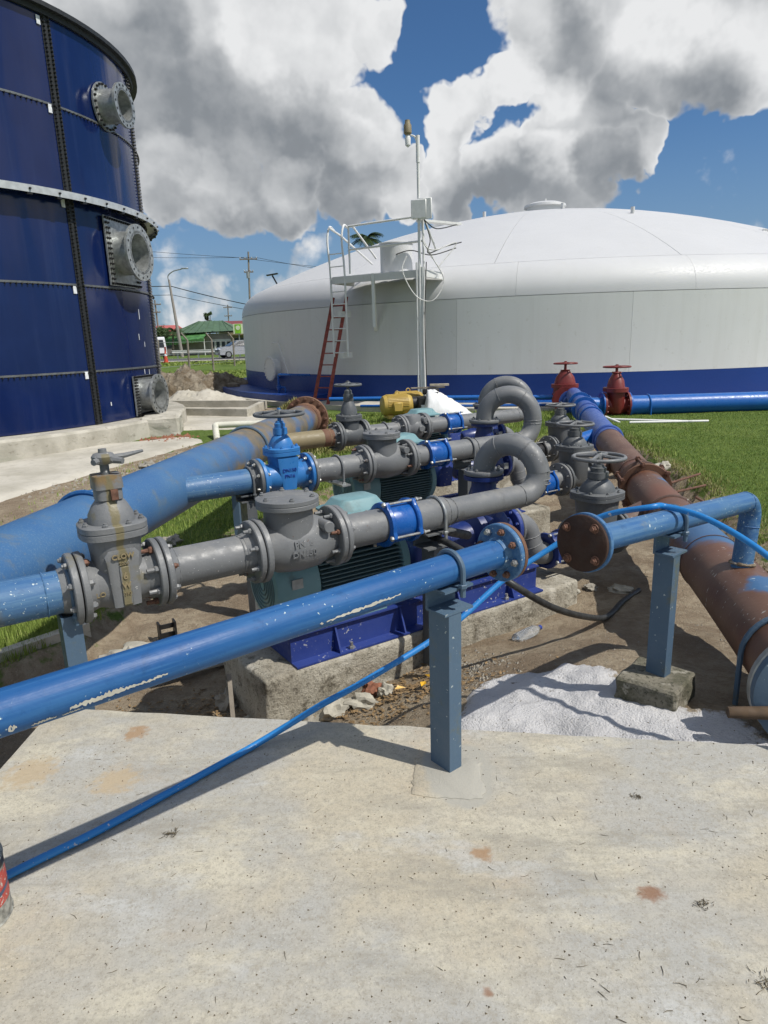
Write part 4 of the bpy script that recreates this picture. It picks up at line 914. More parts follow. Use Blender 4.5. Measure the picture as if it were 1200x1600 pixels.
# ---- suction side: elbows, couplings, gate valves, branches into the suction header
SV = [(3.763, 2.99, .34), (5.23, 4.46, .34), (6.54, 5.82, .34)]
HX = lambda y: 1.66+.214*(y-2.889)
hA = math.atan2(1, .214); HD = Vector((math.cos(hA), math.sin(hA), 0))
cm = ['pump_blue', 'coupling_blue', 'black_iron']
wl = ['nearest', 'middle', 'farthest']
for i, ((sp, npn, zax), (sv, nv, zv)) in enumerate(zip(sets, SV)):
    t = T('suction_bend', '%s grey S-shaped suction pipe from pump down to its coupling' % wl[i], 'pipe', sp+.23, npn, zax)
    q = lambda s, n, z: Vector((s-sp-.23, n-npn, z-zax))
    zlow = zv-.06
    path = fillet([q(sp+.225, npn, zax), q(sp+.375, npn, zax), q(sp+.415, (npn+nv)/2, zlow), q(sv-.43, nv, zlow)], [.11, .11], 10) if i == 0 else fillet([q(sp+.225, npn, zax), q(sp+.39, npn, zax), q(sp+.42, (npn+nv)/2, zlow+.02), q(sv-.38, nv, zlow+.03)], [.12, .12], 10)
    MB().tube(path, .076, 26).build('pipe', 'grey_paint', t)
    flange(t, .013, .132, .024, None, 'grey_paint'); bolts(t, -.03, -1, R=.112, mat='frame_blue', single=False, sh=.01)
    mid = path[len(path)//2]; weld(t, path[11], path[12]-path[10], .076, 'grey_paint'); weld(t, path[13], path[14]-path[12], .076, 'grey_paint')
    coupling('pipe_coupling', ['nearest dark blue suction coupling, half hidden by the rusty blind flange', 'bright blue suction coupling left of the middle grey gate valve', 'black suction coupling left of the farthest grey gate valve'][i], sv-.42, nv, zlow+.015, .18, .09, cm[i])
    t = T('suction_stub', '%s grey pipe stub between suction coupling and gate valve' % wl[i], 'pipe', sv-.27, nv, zlow+.03)
    MB().lathe([(-.15, .088), (.0, .088), (.06, .095), (.075, .102)], seg=30).build('pipe', 'grey_paint', t); flange(t, .066, .165, .028, None, 'grey_paint'); bolts(t, .052, -1, R=.138, mat='dark_grey_paint', single=(i < 2), sh=.012)
    gate_valve('gate_valve', ['nearest of three grey suction gate valves with flat spoked handwheel', 'middle of three grey suction gate valves beside the brown header', 'farthest of three grey suction gate valves, against the blue header section'][i], sv, nv, zlow+.03, .175, 'dark_grey_paint', .285, .46, .56-(.03 if i else 0), .172, fR=.165, pr=.108, bx=.150, by=.145, single=(i == 0), wheel_mat='grey_paint', style=0)
    # branch to header
    hp = None; s = sv
    for k in range(400):
        p = P(s, nv); s += .01
        if p.x > HX(p.y)-.03: break
    t = T('suction_branch', ['rusty brown branch from nearest suction valve into the header', 'rusty brown branch from middle suction valve into the header', 'bright blue branch from farthest suction valve into the header'][i], 'pipe', sv+.18, nv, zlow+.04)
    mt = ['brown_pipe', 'brown_pipe', 'bright_blue'][i]
    MB().tube([(0, 0, 0), (s-sv-.18, 0, .40-zlow-.04)], .098, 28).build('pipe', mt, t); flange(t, .014, .165, .028, None, 'dark_grey_paint'); bolts(t, .03, 1, R=.138, mat='dark_grey_paint', single=False, sh=.006)

# ---- suction header
def hz(y): return .40+.07*sstep(5.5, 2.7, y)
def hpt(y, z=None): return Vector((HX(y), y, hz(y) if z is None else z))
def on_header(name, label, cat, y): return thing(name, label, cat, hpt(y), hA)
HR = .162
t = on_header('suction_header', 'big brown suction header pipe with patches of old blue paint', 'pipe', 2.12)
Lh = (8.15-2.12)/math.sin(hA); MB().tube([((y-2.12)/math.sin(hA), 0, hz(y)-hz(2.12)) for y in [2.12+i*.3015 for i in range(21)]], HR, 48).build('pipe', 'suction_worn', t)
fl = MB(); fl.lathe([(-.03, HR+.055), (-.026, HR+.06), (.0, HR+.06), (.004, HR+.055)], seg=48); fl.build('end_flange', 'galvanised', t)
MB().lathe([(-.075, HR+.03), (-.07, HR+.058), (-.035, HR+.058)], seg=48).build('end_cap', 'post_blue', t)
for yy, kk in ((4.55, .012), (6.1, .006), (3.48, .003)): MB().torus(((yy-2.12)/math.sin(hA), 0, hz(yy)-hz(2.12)), (1, 0, 0), HR+.002, kk, 48, 8).build('weld_bead' if kk < .01 else 'band', 'brown_pipe', t)
b = MB(); ubolt(b, ((2.36-2.12)/math.sin(hA), 0, 0), (1, 0, 0), HR+.012, .30, .011); b.build('u_bolt', 'post_blue', t)
# drop leg collar weld
t = on_header('suction_header', 'far blue section of the suction header running up to the red valves', 'pipe', 8.16)
Lh = (14.75-8.16)/math.sin(hA); MB().lathe([(0, HR+.004), (Lh, HR+.004)], seg=48).build('pipe', 'suction_blue', t)
for yy in (8.35, 11.2): MB().torus(((yy-8.16)/math.sin(hA), 0, 0), (1, 0, 0), HR+.012, .018, 48, 8).build('band', 'suction_blue', t)
b = MB(); ubolt(b, ((10.6-8.16)/math.sin(hA), 0, 0), (1, 0, 0), HR+.014, .3, .014); b.build('u_bolt', 'coupling_blue', t)
for yy, nm in ((11.9, 0), (12.9, 1)):
    MB().lathe([(-.035, HR+.02), (-.03, HR+.06), (.03, HR+.06), (.035, HR+.02)], ((yy-8.16)/math.sin(hA), 0, 0), (1, 0, 0), 48).build('flange', 'coupling_blue', t)
# bolted mechanical joint on the brown header
t = on_header('mechanical_joint', 'rusty bolted gland ring clamped on the brown header', 'coupling', 5.62)
MB().lathe([(-.04, HR+.004), (-.04, HR+.05), (-.015, HR+.055), (-.015, HR+.004)], seg=48, cap=False).build('gland_ring', 'rusty_steel', t)
MB().lathe([(.19, HR+.004), (.20, HR+.035), (.225, HR+.035), (.235, HR+.004)], seg=48, cap=False).build('socket_ring', 'brown_pipe', t)
for k in range(6):
    a = R_(20+60*k); y, z = (HR+.052)*math.cos(a), (HR+.052)*math.sin(a)
    tb = MB().cyl((-.09, y, z), (.24, y, z), .011, seg=10).build('tee_bolt', 'rusty_bolt', t); MB().hexbolt((-.045, y, z), (-1, 0, 0), .024, .022).build('nut', 'rusty_bolt', tb); MB().hexbolt((.215, y, z), (1, 0, 0), .026, .03).build('nut', 'rusty_bolt', tb)
# loose rods lying by the joint
for k, (a, b_) in enumerate((((2.50, 5.70, .42), (2.86, 5.94, .44)), ((2.50, 5.60, .36), (2.84, 5.78, .37)), ((2.62, 5.48, .34), (2.80, 5.32, .22)))):
    tag(MB().tube([a, b_], .011, 8).build('steel_rod', 'rusty_bolt'), ['rusty steel rod pointing into the grass from the header joint, upper one', 'rusty steel rod beside the header joint, lower one', 'short rusty steel rod hanging by the header joint'][k], 'rod')

# ---- discharge header on the left
dA = math.atan2(8.10-3.963, -.905+1.444); d0 = Vector((-1.444, 3.963, .80)); dD = Vector((math.cos(dA), math.sin(dA), 0)); DR = .180
t = thing('discharge_header', 'big faded blue discharge header pipe ending in a rusty flange', 'pipe', tuple(d0), dA)
Lf = 4.17; MB().lathe([(-3.6, DR), (Lf, DR)], seg=56).build('pipe', 'header_worn', t)
MB().lathe([(Lf-.06, DR+.002), (Lf-.03, DR+.012), (Lf+.02, DR+.012)], seg=48).torus((Lf-.12, 0, 0), (1, 0, 0), DR, .008, 48, 8).build('weld_neck', 'rusty_steel', t)
f = MB().lathe([(Lf+.02, DR+.083), (Lf+.025, DR+.088), (Lf+.058, DR+.088), (Lf+.06, DR+.083)], seg=56).build('end_flange', 'rusty_steel', t)
for k in range(16): a = R_(22.5*k); obj('bolt', bolt_mesh('rusty_bolt', .022, .02, .02), f, (Lf+.02, (DR+.055)*math.cos(a), (DR+.055)*math.sin(a)), (0, 0, math.pi))
for x in (-.62, 1.95):
    b = MB(); ubolt(b, (x, 0, 0), (1, 0, 0), DR+.012, .22, .014); b.build('u_bolt', ['pipe_blue', 'post_blue'][x > 0], t)
q = d0+dD*1.95
hsn = thing('header_stand', 'slim blue steel trestle under the far half of the discharge header', 'pipe support', (q.x, q.y, -.2), dA)
MB().box((0, 0, .76), (.08, .40, .07)).build('crossbar', 'post_blue', hsn)
for y in (-.14, .14): MB().box((0, y, .36), (.06, .06, .73)).build('leg', 'post_blue', hsn)

# ---- free-standing pipe in front (P1) and its continuation (P2)
p1 = K3(.206, 2.40, .845); a1 = math.atan2(2.617-1.465, .492+.947); r1_ = .0585*KS
t = thing('blue_pipe', 'long chipped blue pipe crossing the foreground, open flange at its right end', 'pipe', tuple(p1), a1)
Le = .325*KS; MB().lathe([(-2.4, r1_), (Le, r1_)], seg=40).build('pipe', 'pipe_blue', t)
MB().lathe([(Le-.02, r1_+.002), (Le, r1_+.010)], seg=40).build('weld_bead', 'faded_blue', t)
f = MB().lathe([(Le, .092), (Le+.003, .095), (Le+.017, .095), (Le+.019, .092)], seg=48).build('flange', 'faded_blue', t)
MB().lathe([(Le+.019, .088), (Le+.021, .094), (Le+.034, .094), (Le+.036, .088)], seg=48).build('back_flange', 'rusty_steel', t)
for k in range(8):
    a = R_(12+45*k); obj('bolt', bolt_mesh(['rusty_bolt', 'zinc_bolt', 'rusty_bolt'][k % 3], .0115, .012, .006), f, (Le, .074*math.cos(a), .074*math.sin(a)), (0, 0, math.pi))
# scraped paint on the pipe: shallow flakes of filler standing on its skin
def scrape(par, x0, x1, a0, a1_, w_, seed, mat='can_cream', N=26):
    rnd = random.Random(seed); b = MB(); up_ = []; lo_ = []; w_ *= KS
    for i in range(N+1):
        u = i/N; x = x0+(x1-x0)*u; an = R_(a0+(a1_-a0)*u) + rnd.uniform(-.05, .05); ww = w_*(.45+.55*math.sin(math.pi*min(1, u*1.1)))*rnd.uniform(.45, 1.35); dn = ww/r1_/2
        for lst, q in ((up_, an+dn), (lo_, an-dn)): lst.append((x, -(r1_+.0008)*math.cos(q), (r1_+.0008)*math.sin(q)))
    n_ = N+1; b.add(up_+lo_, [(i, i+1, n_+i+1, n_+i) for i in range(N)]); return b.build('paint_scrape', mat, par)
scrape(t, -1.055, -.925, -20, -15, .019, 1, N=34); scrape(t, -.93, -.855, -18, -13, .009, 2); scrape(t, -.44, -.195, -17, -8, .012, 3, N=40); scrape(t, -1.125, -1.08, -35, -33, .010, 4); scrape(t, -1.165, -1.150, -24, -22, .020, 5, N=6); scrape(t, -1.07, -1.03, -36, -35, .006, 6); scrape(t, -.46, -.450, -18, -18, .012, 7, N=5)
support('pipe_support', 'blue channel post with U-bolt set into the slab under the foreground pipe', p1, a1, r1_, ZS, 'post_blue', .088, .042, .125, .080)
mp = [(.075, 2.235), (.14, 2.215), (.22, 2.21), (.29, 2.195), (.345, 2.20), (.36, 2.26), (.352, 2.34), (.365, 2.42), (.33, 2.455), (.25, 2.46), (.17, 2.475), (.10, 2.46), (.092, 2.38), (.08, 2.31)]; mpo = []
for k in range(56):
    f = k/4; i0 = int(f); f -= i0; (xa, ya), (xb, yb) = mp[i0], mp[(i0+1) % 14]; q = Vector((xa+(xb-xa)*f, ya+(yb-ya)*f, 0)); mpo.append((q.x+.012*mn.noise(q*40), q.y+.012*mn.noise(q*40+Vector((5, 0, 0)))))
tag(MB().rings([[tuple(K3(x, y)+Vector((0, 0, -.004))) for x, y in mpo], [tuple(K3(x, y)+Vector((0, 0, .002))) for x, y in mpo], [tuple(K3(.22+(x-.22)*.93, 2.33+(y-2.33)*.93)+Vector((0, 0, .0065))) for x, y in mpo]]).build('mortar_patch', 'slab_concrete'), 'smooth grey mortar patch on the slab round the blue post foot', 'mortar')
p2 = Vector((.657, 2.12, 1.03)); q2 = Vector((1.70, 3.00, .932)); a2 = math.atan2(q2.y-p2.y, q2.x-p2.x); sl2 = -math.atan2(p2.z-q2.z, math.hypot(q2.x-p2.x, q2.y-p2.y)); L2_ = (q2-p2).length; r2_ = .0462
t = thing('blue_pipe', 'faded blue pipe with rusty blind flange, bending down into the brown header', 'pipe', tuple(p2), a2, rot=(0, -sl2, a2))
dn2 = Vector((math.sin(sl2), 0, -math.cos(sl2)))
MB().tube(fillet([(.03, 0, 0), (L2_, 0, 0), Vector((L2_, 0, 0))+dn2*.36], .085, 14), r2_, 36).build('pipe', 'faded_blue', t)
weld(t, (L2_-.085, 0, 0), (1, 0, 0), r2_, 'faded_blue', .0025); weld(t, Vector((L2_, 0, 0))+dn2*.12, dn2, r2_, 'faded_blue', .0025); weld(t, Vector((L2_, 0, 0))+dn2*.298, dn2, r2_+.004, 'white_sand', .007)
MB().lathe([(.0, .097), (.002, .100), (.016, .100), (.018, .097), (.020, .060), (.04, r2_+.002)], seg=48).build('flange', 'faded_blue', t)
bf = MB().lathe([(-.018, .091), (-.015, .095), (-.004, .095), (-.002, .091), (.0, .091)], seg=48).build('blind_flange', 'blind_rust', t)
for k in range(4):
    a = R_(38+90*k); obj('bolt', bolt_mesh('rusty_bolt', .0110, .011, .008), bf, (-.018, .074*math.cos(a), .074*math.sin(a)), (0, 0, math.pi))
    MB().torus((-.0185, .074*math.cos(a), .074*math.sin(a)), (1, 0, 0), .013, .003, 16, 6).build('washer', 'rusty_bolt', bf)
pp2 = p2.lerp(q2, .415)
support('pipe_support', 'blue channel post on a concrete block under the blind-flanged pipe', pp2, a2, r2_, .345, 'post_blue', .080, .040, .120, .085)
t = thing('concrete_block', 'rough mossy concrete footing block under the right blue post', 'footing', (pp2.x, pp2.y, .19), a2+R_(8))
bm = bmesh.new(); bmesh.ops.create_cube(bm, size=1)
for v in bm.verts: v.co = Vector((v.co.x*.255*(1.0 if v.co.z < 0 else .94), v.co.y*.255*(1. if v.co.z < 0 else .94), (v.co.z+.5)*.155))
bmesh.ops.bevel(bm, geom=bm.edges[:], offset=.010, segments=1, affect='EDGES'); bmesh.ops.subdivide_edges(bm, edges=bm.edges[:], cuts=5, use_grid_fill=True)
for v in bm.verts:
    q = v.co*16; v.co += Vector((mn.noise(q), mn.noise(q+Vector((7, 0, 0))), mn.noise(q+Vector((0, 7, 0)))*.4))*.008
me = bpy.data.meshes.new('block'); bm.to_mesh(me); bm.free(); me.materials.append(M['mossy_concrete']); obj('block', me, t)

# ------------------------------------------------------------------ navy bolted tank on the left
BX, BY, BR = -9.676, 14.759, 4.75
tk = thing('bolted_tank', 'tall navy blue bolted steel tank with silver nozzles', 'tank', (BX, BY, .30))
ZR = [0., .99, 2.515, 3.97, 5.40, 6.81]; NS = 11; A0 = -24.4; SW = 360/NS
for j in range(5):
    b = MB(); rs = []; nseg = 10
    for k in range(nseg+1):
        a = R_(.22+(SW-.44)*k/nseg); c, s = math.cos(a), math.sin(a)
        rs.append([(c*r, s*r, z) for r, z in ((BR-.02, ZR[j]+.008), (BR, ZR[j]+.008), (BR, ZR[j+1]-.008), (BR-.02, ZR[j+1]-.008))])
    b.rings(rs); o0 = b.build('panel', 'tank_navy', tk, smooth=20); o0.rotation_euler = (0, 0, R_(A0))
    for i in range(1, NS): obj('panel', o0.data, tk, (0, 0, 0), (0, 0, R_(A0+SW*i)))
MB().lathe([(0, BR-.03), (6.8, BR-.03)], (0, 0, 0), (0, 0, 1), 64).build('inner_shell', 'dark_seal', tk)
stud = []
for i in range(NS):
    b = MB(); a = R_(A0+SW*i); m = Matrix.Rotation(a, 3, 'Z')
    b.box(m@Vector((BR+.004, 0, 3.4)), (.014, .17, 6.8), a); b.build('seam_strip', 'dark_seal', tk)
    if i in (0, 1, 10):
        b = MB(); z = .05
        while z < 6.76:
            for y in (-.055, .045):
                b.lathe([(0, .020), (.03, .018), (.045, .010)], m@Vector((BR+.010, y, z+(.03 if y > 0 else 0))), m@Vector((1, 0, 0)), 6)
            z += .062
        b.build('seam_bolts', 'black_iron', tk, kind='stuff')
for j in range(1, 5):
    MB().lathe([(ZR[j]-.022, BR+.003), (ZR[j]-.022, BR+.010), (ZR[j]+.012, BR+.010), (ZR[j]+.012, BR+.003)], (0, 0, 0), (0, 0, 1), 90, cap=False).build('ring_seam', 'seam_grey' if j != 3 else 'dark_seal', tk)
    b = MB()
    for k in range(130):
        a = R_(-95+k*1.1); b.lathe([(0, .017), (.03, .012)], (BR*math.cos(a)+.006*math.cos(a), BR*math.sin(a), ZR[j]-.032), (math.cos(a), math.sin(a), 0), 6)
    b.build('ring_bolts', 'black_iron', tk, kind='stuff')
z = ZR[3]; MB().lathe([(z+.03, BR+.005), (z+.03, BR+.26), (z-.085, BR+.26), (z-.085, BR+.25), (z+.018, BR+.25), (z+.018, BR+.005)], (0, 0, 0), (0, 0, 1), 90, cap=False).build('stiffener_ring', 'galv_bright', tk)
b = MB()
for k in range(24):
    a = R_(-95+k*6.); c, s = math.cos(a), math.sin(a); b.lathe([(0, .022), (.03, .016)], ((BR+.26)*c, (BR+.26)*s, z-.03), (c, s, 0), 6); b.box(((BR+.22)*c, (BR+.22)*s, z-.10), (.06, .09, .03), a)
b.build('ring_clips', 'black_iron', tk, kind='stuff')
z = ZR[5]; MB().lathe([(z-.09, BR+.005), (z-.09, BR+.05), (z-.01, BR+.06), (z-.01, BR+.15), (z+.06, BR+.15), (z+.06, BR-.05)], (0, 0, 0), (0, 0, 1), 90, cap=False).build('top_rim', 'dark_seal', tk)
MB().lathe([(z+.03, BR), (z+.7, .4), (z+.72, .01)], (0, 0, 0), (0, 0, 1), 64).build('roof', 'tank_navy', tk)
for zz in (.92, 2.42, 3.85, 5.32, 6.62):
    a = R_(A0-1.75); MB().box((BR*math.cos(a)*1.003, BR*math.sin(a)*1.003, zz), (.012, .07, .13), a).build('panel_tag', 'tag_white', tk)
def nozzle(phi, z, r, L, plate, name='nozzle'):
    a = R_(phi); c, s = math.cos(a), math.sin(a); ax = Vector((c, s, 0)); o = ax*(BR+.01)+Vector((0, 0, z))
    b = MB(); b.lathe([(-.02, r), (L, r), (L, r*.86), (-.02, r*.86)], o, ax, 40, cap=False, close=True)
    nz = b.build(name, 'galvanised', tk)
    MB().lathe([(L-.05, r*1.30), (L, r*1.30), (L, r*.87), (L-.05, r*.87)], o, ax, 44, cap=False, close=True).build('nozzle_flange', 'galvanised', nz)
    MB().cyl(o-ax*.02, o+ax*.01, r*.85, seg=32).build('bore', 'dark_seal', nz)
    b = MB()
    for k in range(16): an = 2*math.pi*k/16; b.cyl(o+ax*(L+.001)+Vector((-s, c, 0))*r*1.15*math.cos(an)+Vector((0, 0, r*1.15*math.sin(an))), o+ax*(L+.004)+Vector((-s, c, 0))*r*1.15*math.cos(an)+Vector((0, 0, r*1.15*math.sin(an))), .022, seg=8)
    b.build('bolt_holes', 'dark_seal', nz, kind='stuff')
    b = MB(); q = MB(); t_ = Vector((-s, c, 0))
    if plate:
        pw, ph = plate; b.box(o+ax*.02, (.03, 2*pw, 2*ph), a); pts = []
        for k in range(14):
            f = -1+2*k/13
            for e_ in (.93, .80): pts += [(pw*e_, ph*f*.95), (-pw*e_, ph*f*.95), (pw*f*.95, ph*.94), (pw*f*.95, -ph*.94)]
    else:
        b.lathe([(0, r*1.42), (.035, r*1.42)], o, ax, 40); pts = [(r*1.3*math.cos(2*math.pi*k/22), r*1.3*math.sin(2*math.pi*k/22)) for k in range(22)]
    b.build('backing_plate', 'galvanised', nz)
    for u, v in pts: q.lathe([(0, .026), (.04, .018)], o+ax*.035+t_*u+Vector((0, 0, v)), ax, 6)
    q.build('plate_bolts', 'black_iron', nz, kind='stuff')
nozzle(-9., 5.73, .285, .42, None); nozzle(-9., 3.17, .40, .40, (.56, .62)); nozzle(-6., .43, .32, .36, (.46, .40))
for k, (a_, z_, l_) in enumerate(((-3.5, 2.05, .2), (-5, 1.6, .12), (-2, 1.45, .1), (-1, .85, .16), (-4, .9, .1), (-9, .72, .14), (-20, .35, .07))):
    a = R_(a_); MB().box((BR*math.cos(a)*1.0025, BR*math.sin(a)*1.0025, z_), (.003, .022, l_), a).build('paint_scratch', 'tag_white', tk)
fd = thing('tank_foundation', 'pale ring-shaped concrete foundation under the navy tank', 'foundation', (BX, BY, -.2))
b = MB(); rs = []
for k in range(81):
    a = R_(-150+k*3); rr = 5.22+.02*mn.noise(Vector((k*.4, 0, 0))); c, s = math.cos(a), math.sin(a)
    rs.append([(c*r, s*r, z) for r, z in ((4.2, 0), (rr+.02, 0), (rr, .45), (rr-.03, .495), (4.2, .50))])
b.rings(rs); b.build('ring_wall', 'foundation_concrete', fd, smooth=25)
q = thing('concrete_block', 'cracked concrete block poured against the tank foundation below the lowest nozzle', 'block', (-4.55, 14.05, -.1), R_(12))
rb = bmesh.new(); bmesh.ops.create_cube(rb, size=1)
for v in rb.verts: v.co = Vector((v.co.x*.75, v.co.y*1.2, (v.co.z+.5)*.44))
bmesh.ops.bevel(rb, geom=rb.edges[:], offset=.05, segments=1, affect='EDGES'); bmesh.ops.subdivide_edges(rb, edges=rb.edges[:], cuts=4, use_grid_fill=True)
for v in rb.verts: v.co += Vector((mn.noise(v.co*5), mn.noise(v.co*5+Vector((5, 0, 0))), mn.noise(v.co*5+Vector((0, 5, 0)))))*.03
me = bpy.data.meshes.new('block'); rb.to_mesh(me); rb.free(); me.materials.append(M['foundation_concrete']); obj('block', me, q)

# ------------------------------------------------------------------ white reservoir
wt = thing('water_tank', 'wide white domed water tank with a blue band round its foot', 'tank', (TCX, TCY, 0))
NP = 18; SWt = 360/NP; AT = -113.2
def sector(prof, name, mat, gap=.06, n=NP, a0=AT, par=wt, seg=10, smooth=25):
    b = MB(); sw = 360/n; rs = []
    for k in range(seg+1):
        a = R_(gap+(sw-2*gap)*k/seg); rs.append([(math.cos(a)*r, math.sin(a)*r, z) for r, z in prof])
    b.rings(rs); o0 = b.build(name, mat, par, smooth=smooth); o0.rotation_euler = (0, 0, R_(a0)); out = [o0]
    for i in range(1, n): out.append(obj(name, o0.data, par, (0, 0, 0), (0, 0, R_(a0+sw*i))))
    return out
sector([(TR-.03, .785), (TR, .785), (TR, 2.60), (TR-.03, 2.60)], 'wall_plate', 'white_tank', .012)
kn = [(TR-.03, 2.612), (TR, 2.612)]
for k in range(1, 9):
    a = R_(90*k/9*.80); kn.append((TR-1.05*(1-math.cos(a)), 2.612+1.05*math.sin(a)*.86))
kn2 = kn + [(kn[-1][0]-.06, kn[-1][1]-.03)]
sector(kn2, 'knuckle_plate', 'white_roof', .010, NP, AT+7)
r0_, z0_ = kn[-1]; zt_ = 6.20; dome = []
for k in range(15):
    u = k/14; r = r0_*(1-u)-.012; f = r/r0_; dome.append((max(r, .05), zt_-(zt_-z0_)*(f*f*.80+f*.20)))
sector(dome+[(.05, zt_-.2), (r0_*.5, zt_-(zt_-z0_)*.36-.05), (r0_-.1, z0_-.05)], 'roof_plate', 'white_roof', .04, 16, AT+4)
MB().lathe([(.0, TR+.004), (.78, TR+.004), (.782, TR-.03)], (0, 0, 0), (0, 0, 1), 160, cap=False).build('blue_band', 'stripe_blue', wt)
MB().lathe([(.05, TR-.06), (2.6, TR-.06), (2.65, TR-.07), (3.3, TR-.6), (z0_-.08, r0_-.1), (zt_-(zt_-z0_)*.36-.12, r0_*.5), (zt_-.25, .05)], (0, 0, 0), (0, 0, 1), 120).build('inner_shell', 'white_tank', wt)
b = MB(); rs = []
for k in range(37):
    a = R_(-206+k*2.05); rs.append([(math.cos(a)*r, math.sin(a)*r, z) for r, z in ((TR-.02, -.1), (TR+.95, -.1), (TR+.95, .24), (TR-.02, .27))])
b.rings(rs); b.build('footing', 'stripe_blue', wt)
MB().torus((0, 0, .10), (0, 0, 1), TR+.04, .05, 160, 8).build('foot_bead', 'coupling_blue', wt)
MB().lathe([(zt_-.06, .70), (zt_+.22, .70), (zt_+.24, .80), (zt_+.32, .78), (zt_+.40, .55), (zt_+.44, .2), (zt_+.45, .01)], (0, 0, 0), (0, 0, 1), 30).cyl((0, 0, zt_+.4), (0, 0, zt_+.56), .05, seg=10).build('roof_vent', 'white_roof', wt)
def tpos(ang, r, z): a = R_(ang); return Vector((r*math.cos(a), r*math.sin(a), z))
# manway with bolted cover, sample pipe
c = tpos(-146, TR, .92); ax = Vector((c.x, c.y, 0)).normalized()
mwy = MB().cyl(c-ax*.05, c+ax*.20, .30, seg=32).cyl(c+ax*.20, c+ax*.25, .38, seg=32, bev=.01).build('manway', 'white_tank', wt)
b = MB(); td = Vector((-ax.y, ax.x, 0))
for k in range(20): a = 2*math.pi*k/20; b.hexbolt(c+ax*.25+td*.34*math.cos(a)+Vector((0, 0, .34*math.sin(a))), ax, .03, .03)
b.build('manway_bolts', 'white_tank', mwy, kind='stuff')
MB().tube([c+td*.9+Vector((0, 0, -.18))+ax*.05, c+td*.45+Vector((0, 0, .75))+ax*.1, c+td*-.0+Vector((0, 0, .78))+ax*.1], .022, 8).build('davit_arm', 'white_tank', wt)
# small roof fittings
for ang, rr in ((-95, 4.0), (-80, 6.5), (-140, 3.5)):
    q = tpos(ang, rr, zt_-(zt_-z0_)*((rr/r0_)**2*.8+(rr/r0_)*.2)); MB().cyl(q-Vector((0, 0, .1)), q+Vector((0, 0, .18)), .06, seg=10).build('roof_stub', 'white_roof', wt)
q = tpos(-59, 9.0, zt_-(zt_-z0_)*((9./r0_)**2*.8+(9./r0_)*.2)); MB().cyl(q-Vector((0, 0, .1)), q+Vector((0, 0, .5)), .05, seg=10).bar(q+Vector((-.25, 0, .05)), q+Vector((.25, 0, .05)), .06, .06).build('roof_stub', 'white_roof', wt)
# hatch on the roof
q = Vector((.50-TCX, 17.75-TCY, 3.25)); MB().cyl(q, q+Vector((0, 0, .70)), .40, seg=32, bev=.015).cyl(q+Vector((0, 0, .70)), q+Vector((0, 0, .74)), .43, seg=32, bev=.01).build('roof_hatch', 'white_roof', wt)
# access platform (world coordinates)
W0 = Vector((-TCX, -TCY, 0))
def wq(x, y, z): return Vector((x, y, z))+W0
pl = [(-1.12, 17.92), (1.12, 16.58), (1.62, 17.5), (-.62, 18.85)]
b = MB(); b.prism([(x-TCX, y-TCY) for x, y in pl], 3.19, 3.26); b.build('platform_deck', 'white_tank', wt, smooth=0)
b = MB()
for (x0, y0), (x1, y1) in ((pl[0], pl[1]), (pl[1], pl[2]), (pl[3], pl[0])): b.bar(wq(x0, y0, 3.17), wq(x1, y1, 3.17), .05, .16)
b.build('deck_edge', 'white_tank', wt, smooth=0)
MB().bar(wq(-.1, 17.28, 3.2), wq(-.07, 18.28, 1.95), .09, .09).bar(wq(-.1, 17.28, 3.26), wq(-.1, 17.32, 2.0), .09, .07).build('deck_brace', 'white_tank', wt, smooth=0)
def rail(pts, r=.026): return MB().tube([wq(*p) for p in pts], r, 8).build('handrail', 'white_plastic', wt)
e0, e1, e2 = (-.66, 17.64), (1.10, 16.60), (1.60, 17.5)
rail([(*e0, 3.3), (*e0, 4.40)]); rail([(*e1, 3.3), (*e1, 4.42)]); rail([(*e0, 4.40), (*e1, 4.42)]); rail([(*e0, 3.86), (*e1, 3.88)]); rail([(*e1, 4.42), (1.45, 17.25, 3.75)]); rail([(*e1, 3.88), (1.35, 17.1, 3.55)])
rail([(*e0, 4.40), (-.55, 17.9, 4.42), (.0, 18.2, 3.7)]); rail([(-1.15, 17.95, 4.42), (-.9, 18.4, 4.3), (-.1, 18.75, 3.62)])
ld = MB()
for x, y in ((-1.17, 17.95), (-.80, 17.72)):
    ld.tube(smooth_path([wq(x, y, 1.30), wq(x, y, 3.3), wq(x-.04, y+.02, 4.1), wq(x+.02, y+.10, 4.45), wq(x+.12, y+.25, 4.40)], 6), .026, 8)
ld = ld.build('ladder', 'white_plastic', wt)
for k in range(9): z = 1.4+k*.30; MB().tube([wq(-1.17, 17.95, z), wq(-.80, 17.72, z)], .014, 8).build('rung', 'white_plastic', ld)
MB().box(wq(-.86, 17.95, 1.33), (.10, .45, .14), R_(-30)).box(wq(-.86, 17.95, 2.35), (.10, .45, .14), R_(-30)).build('standoff', 'white_tank', ld)
MB().bar(wq(1.02, 17.0, 4.38), wq(2.05, 17.6, 4.36), .20, .05).build('cable_tray', 'white_plastic', wt)
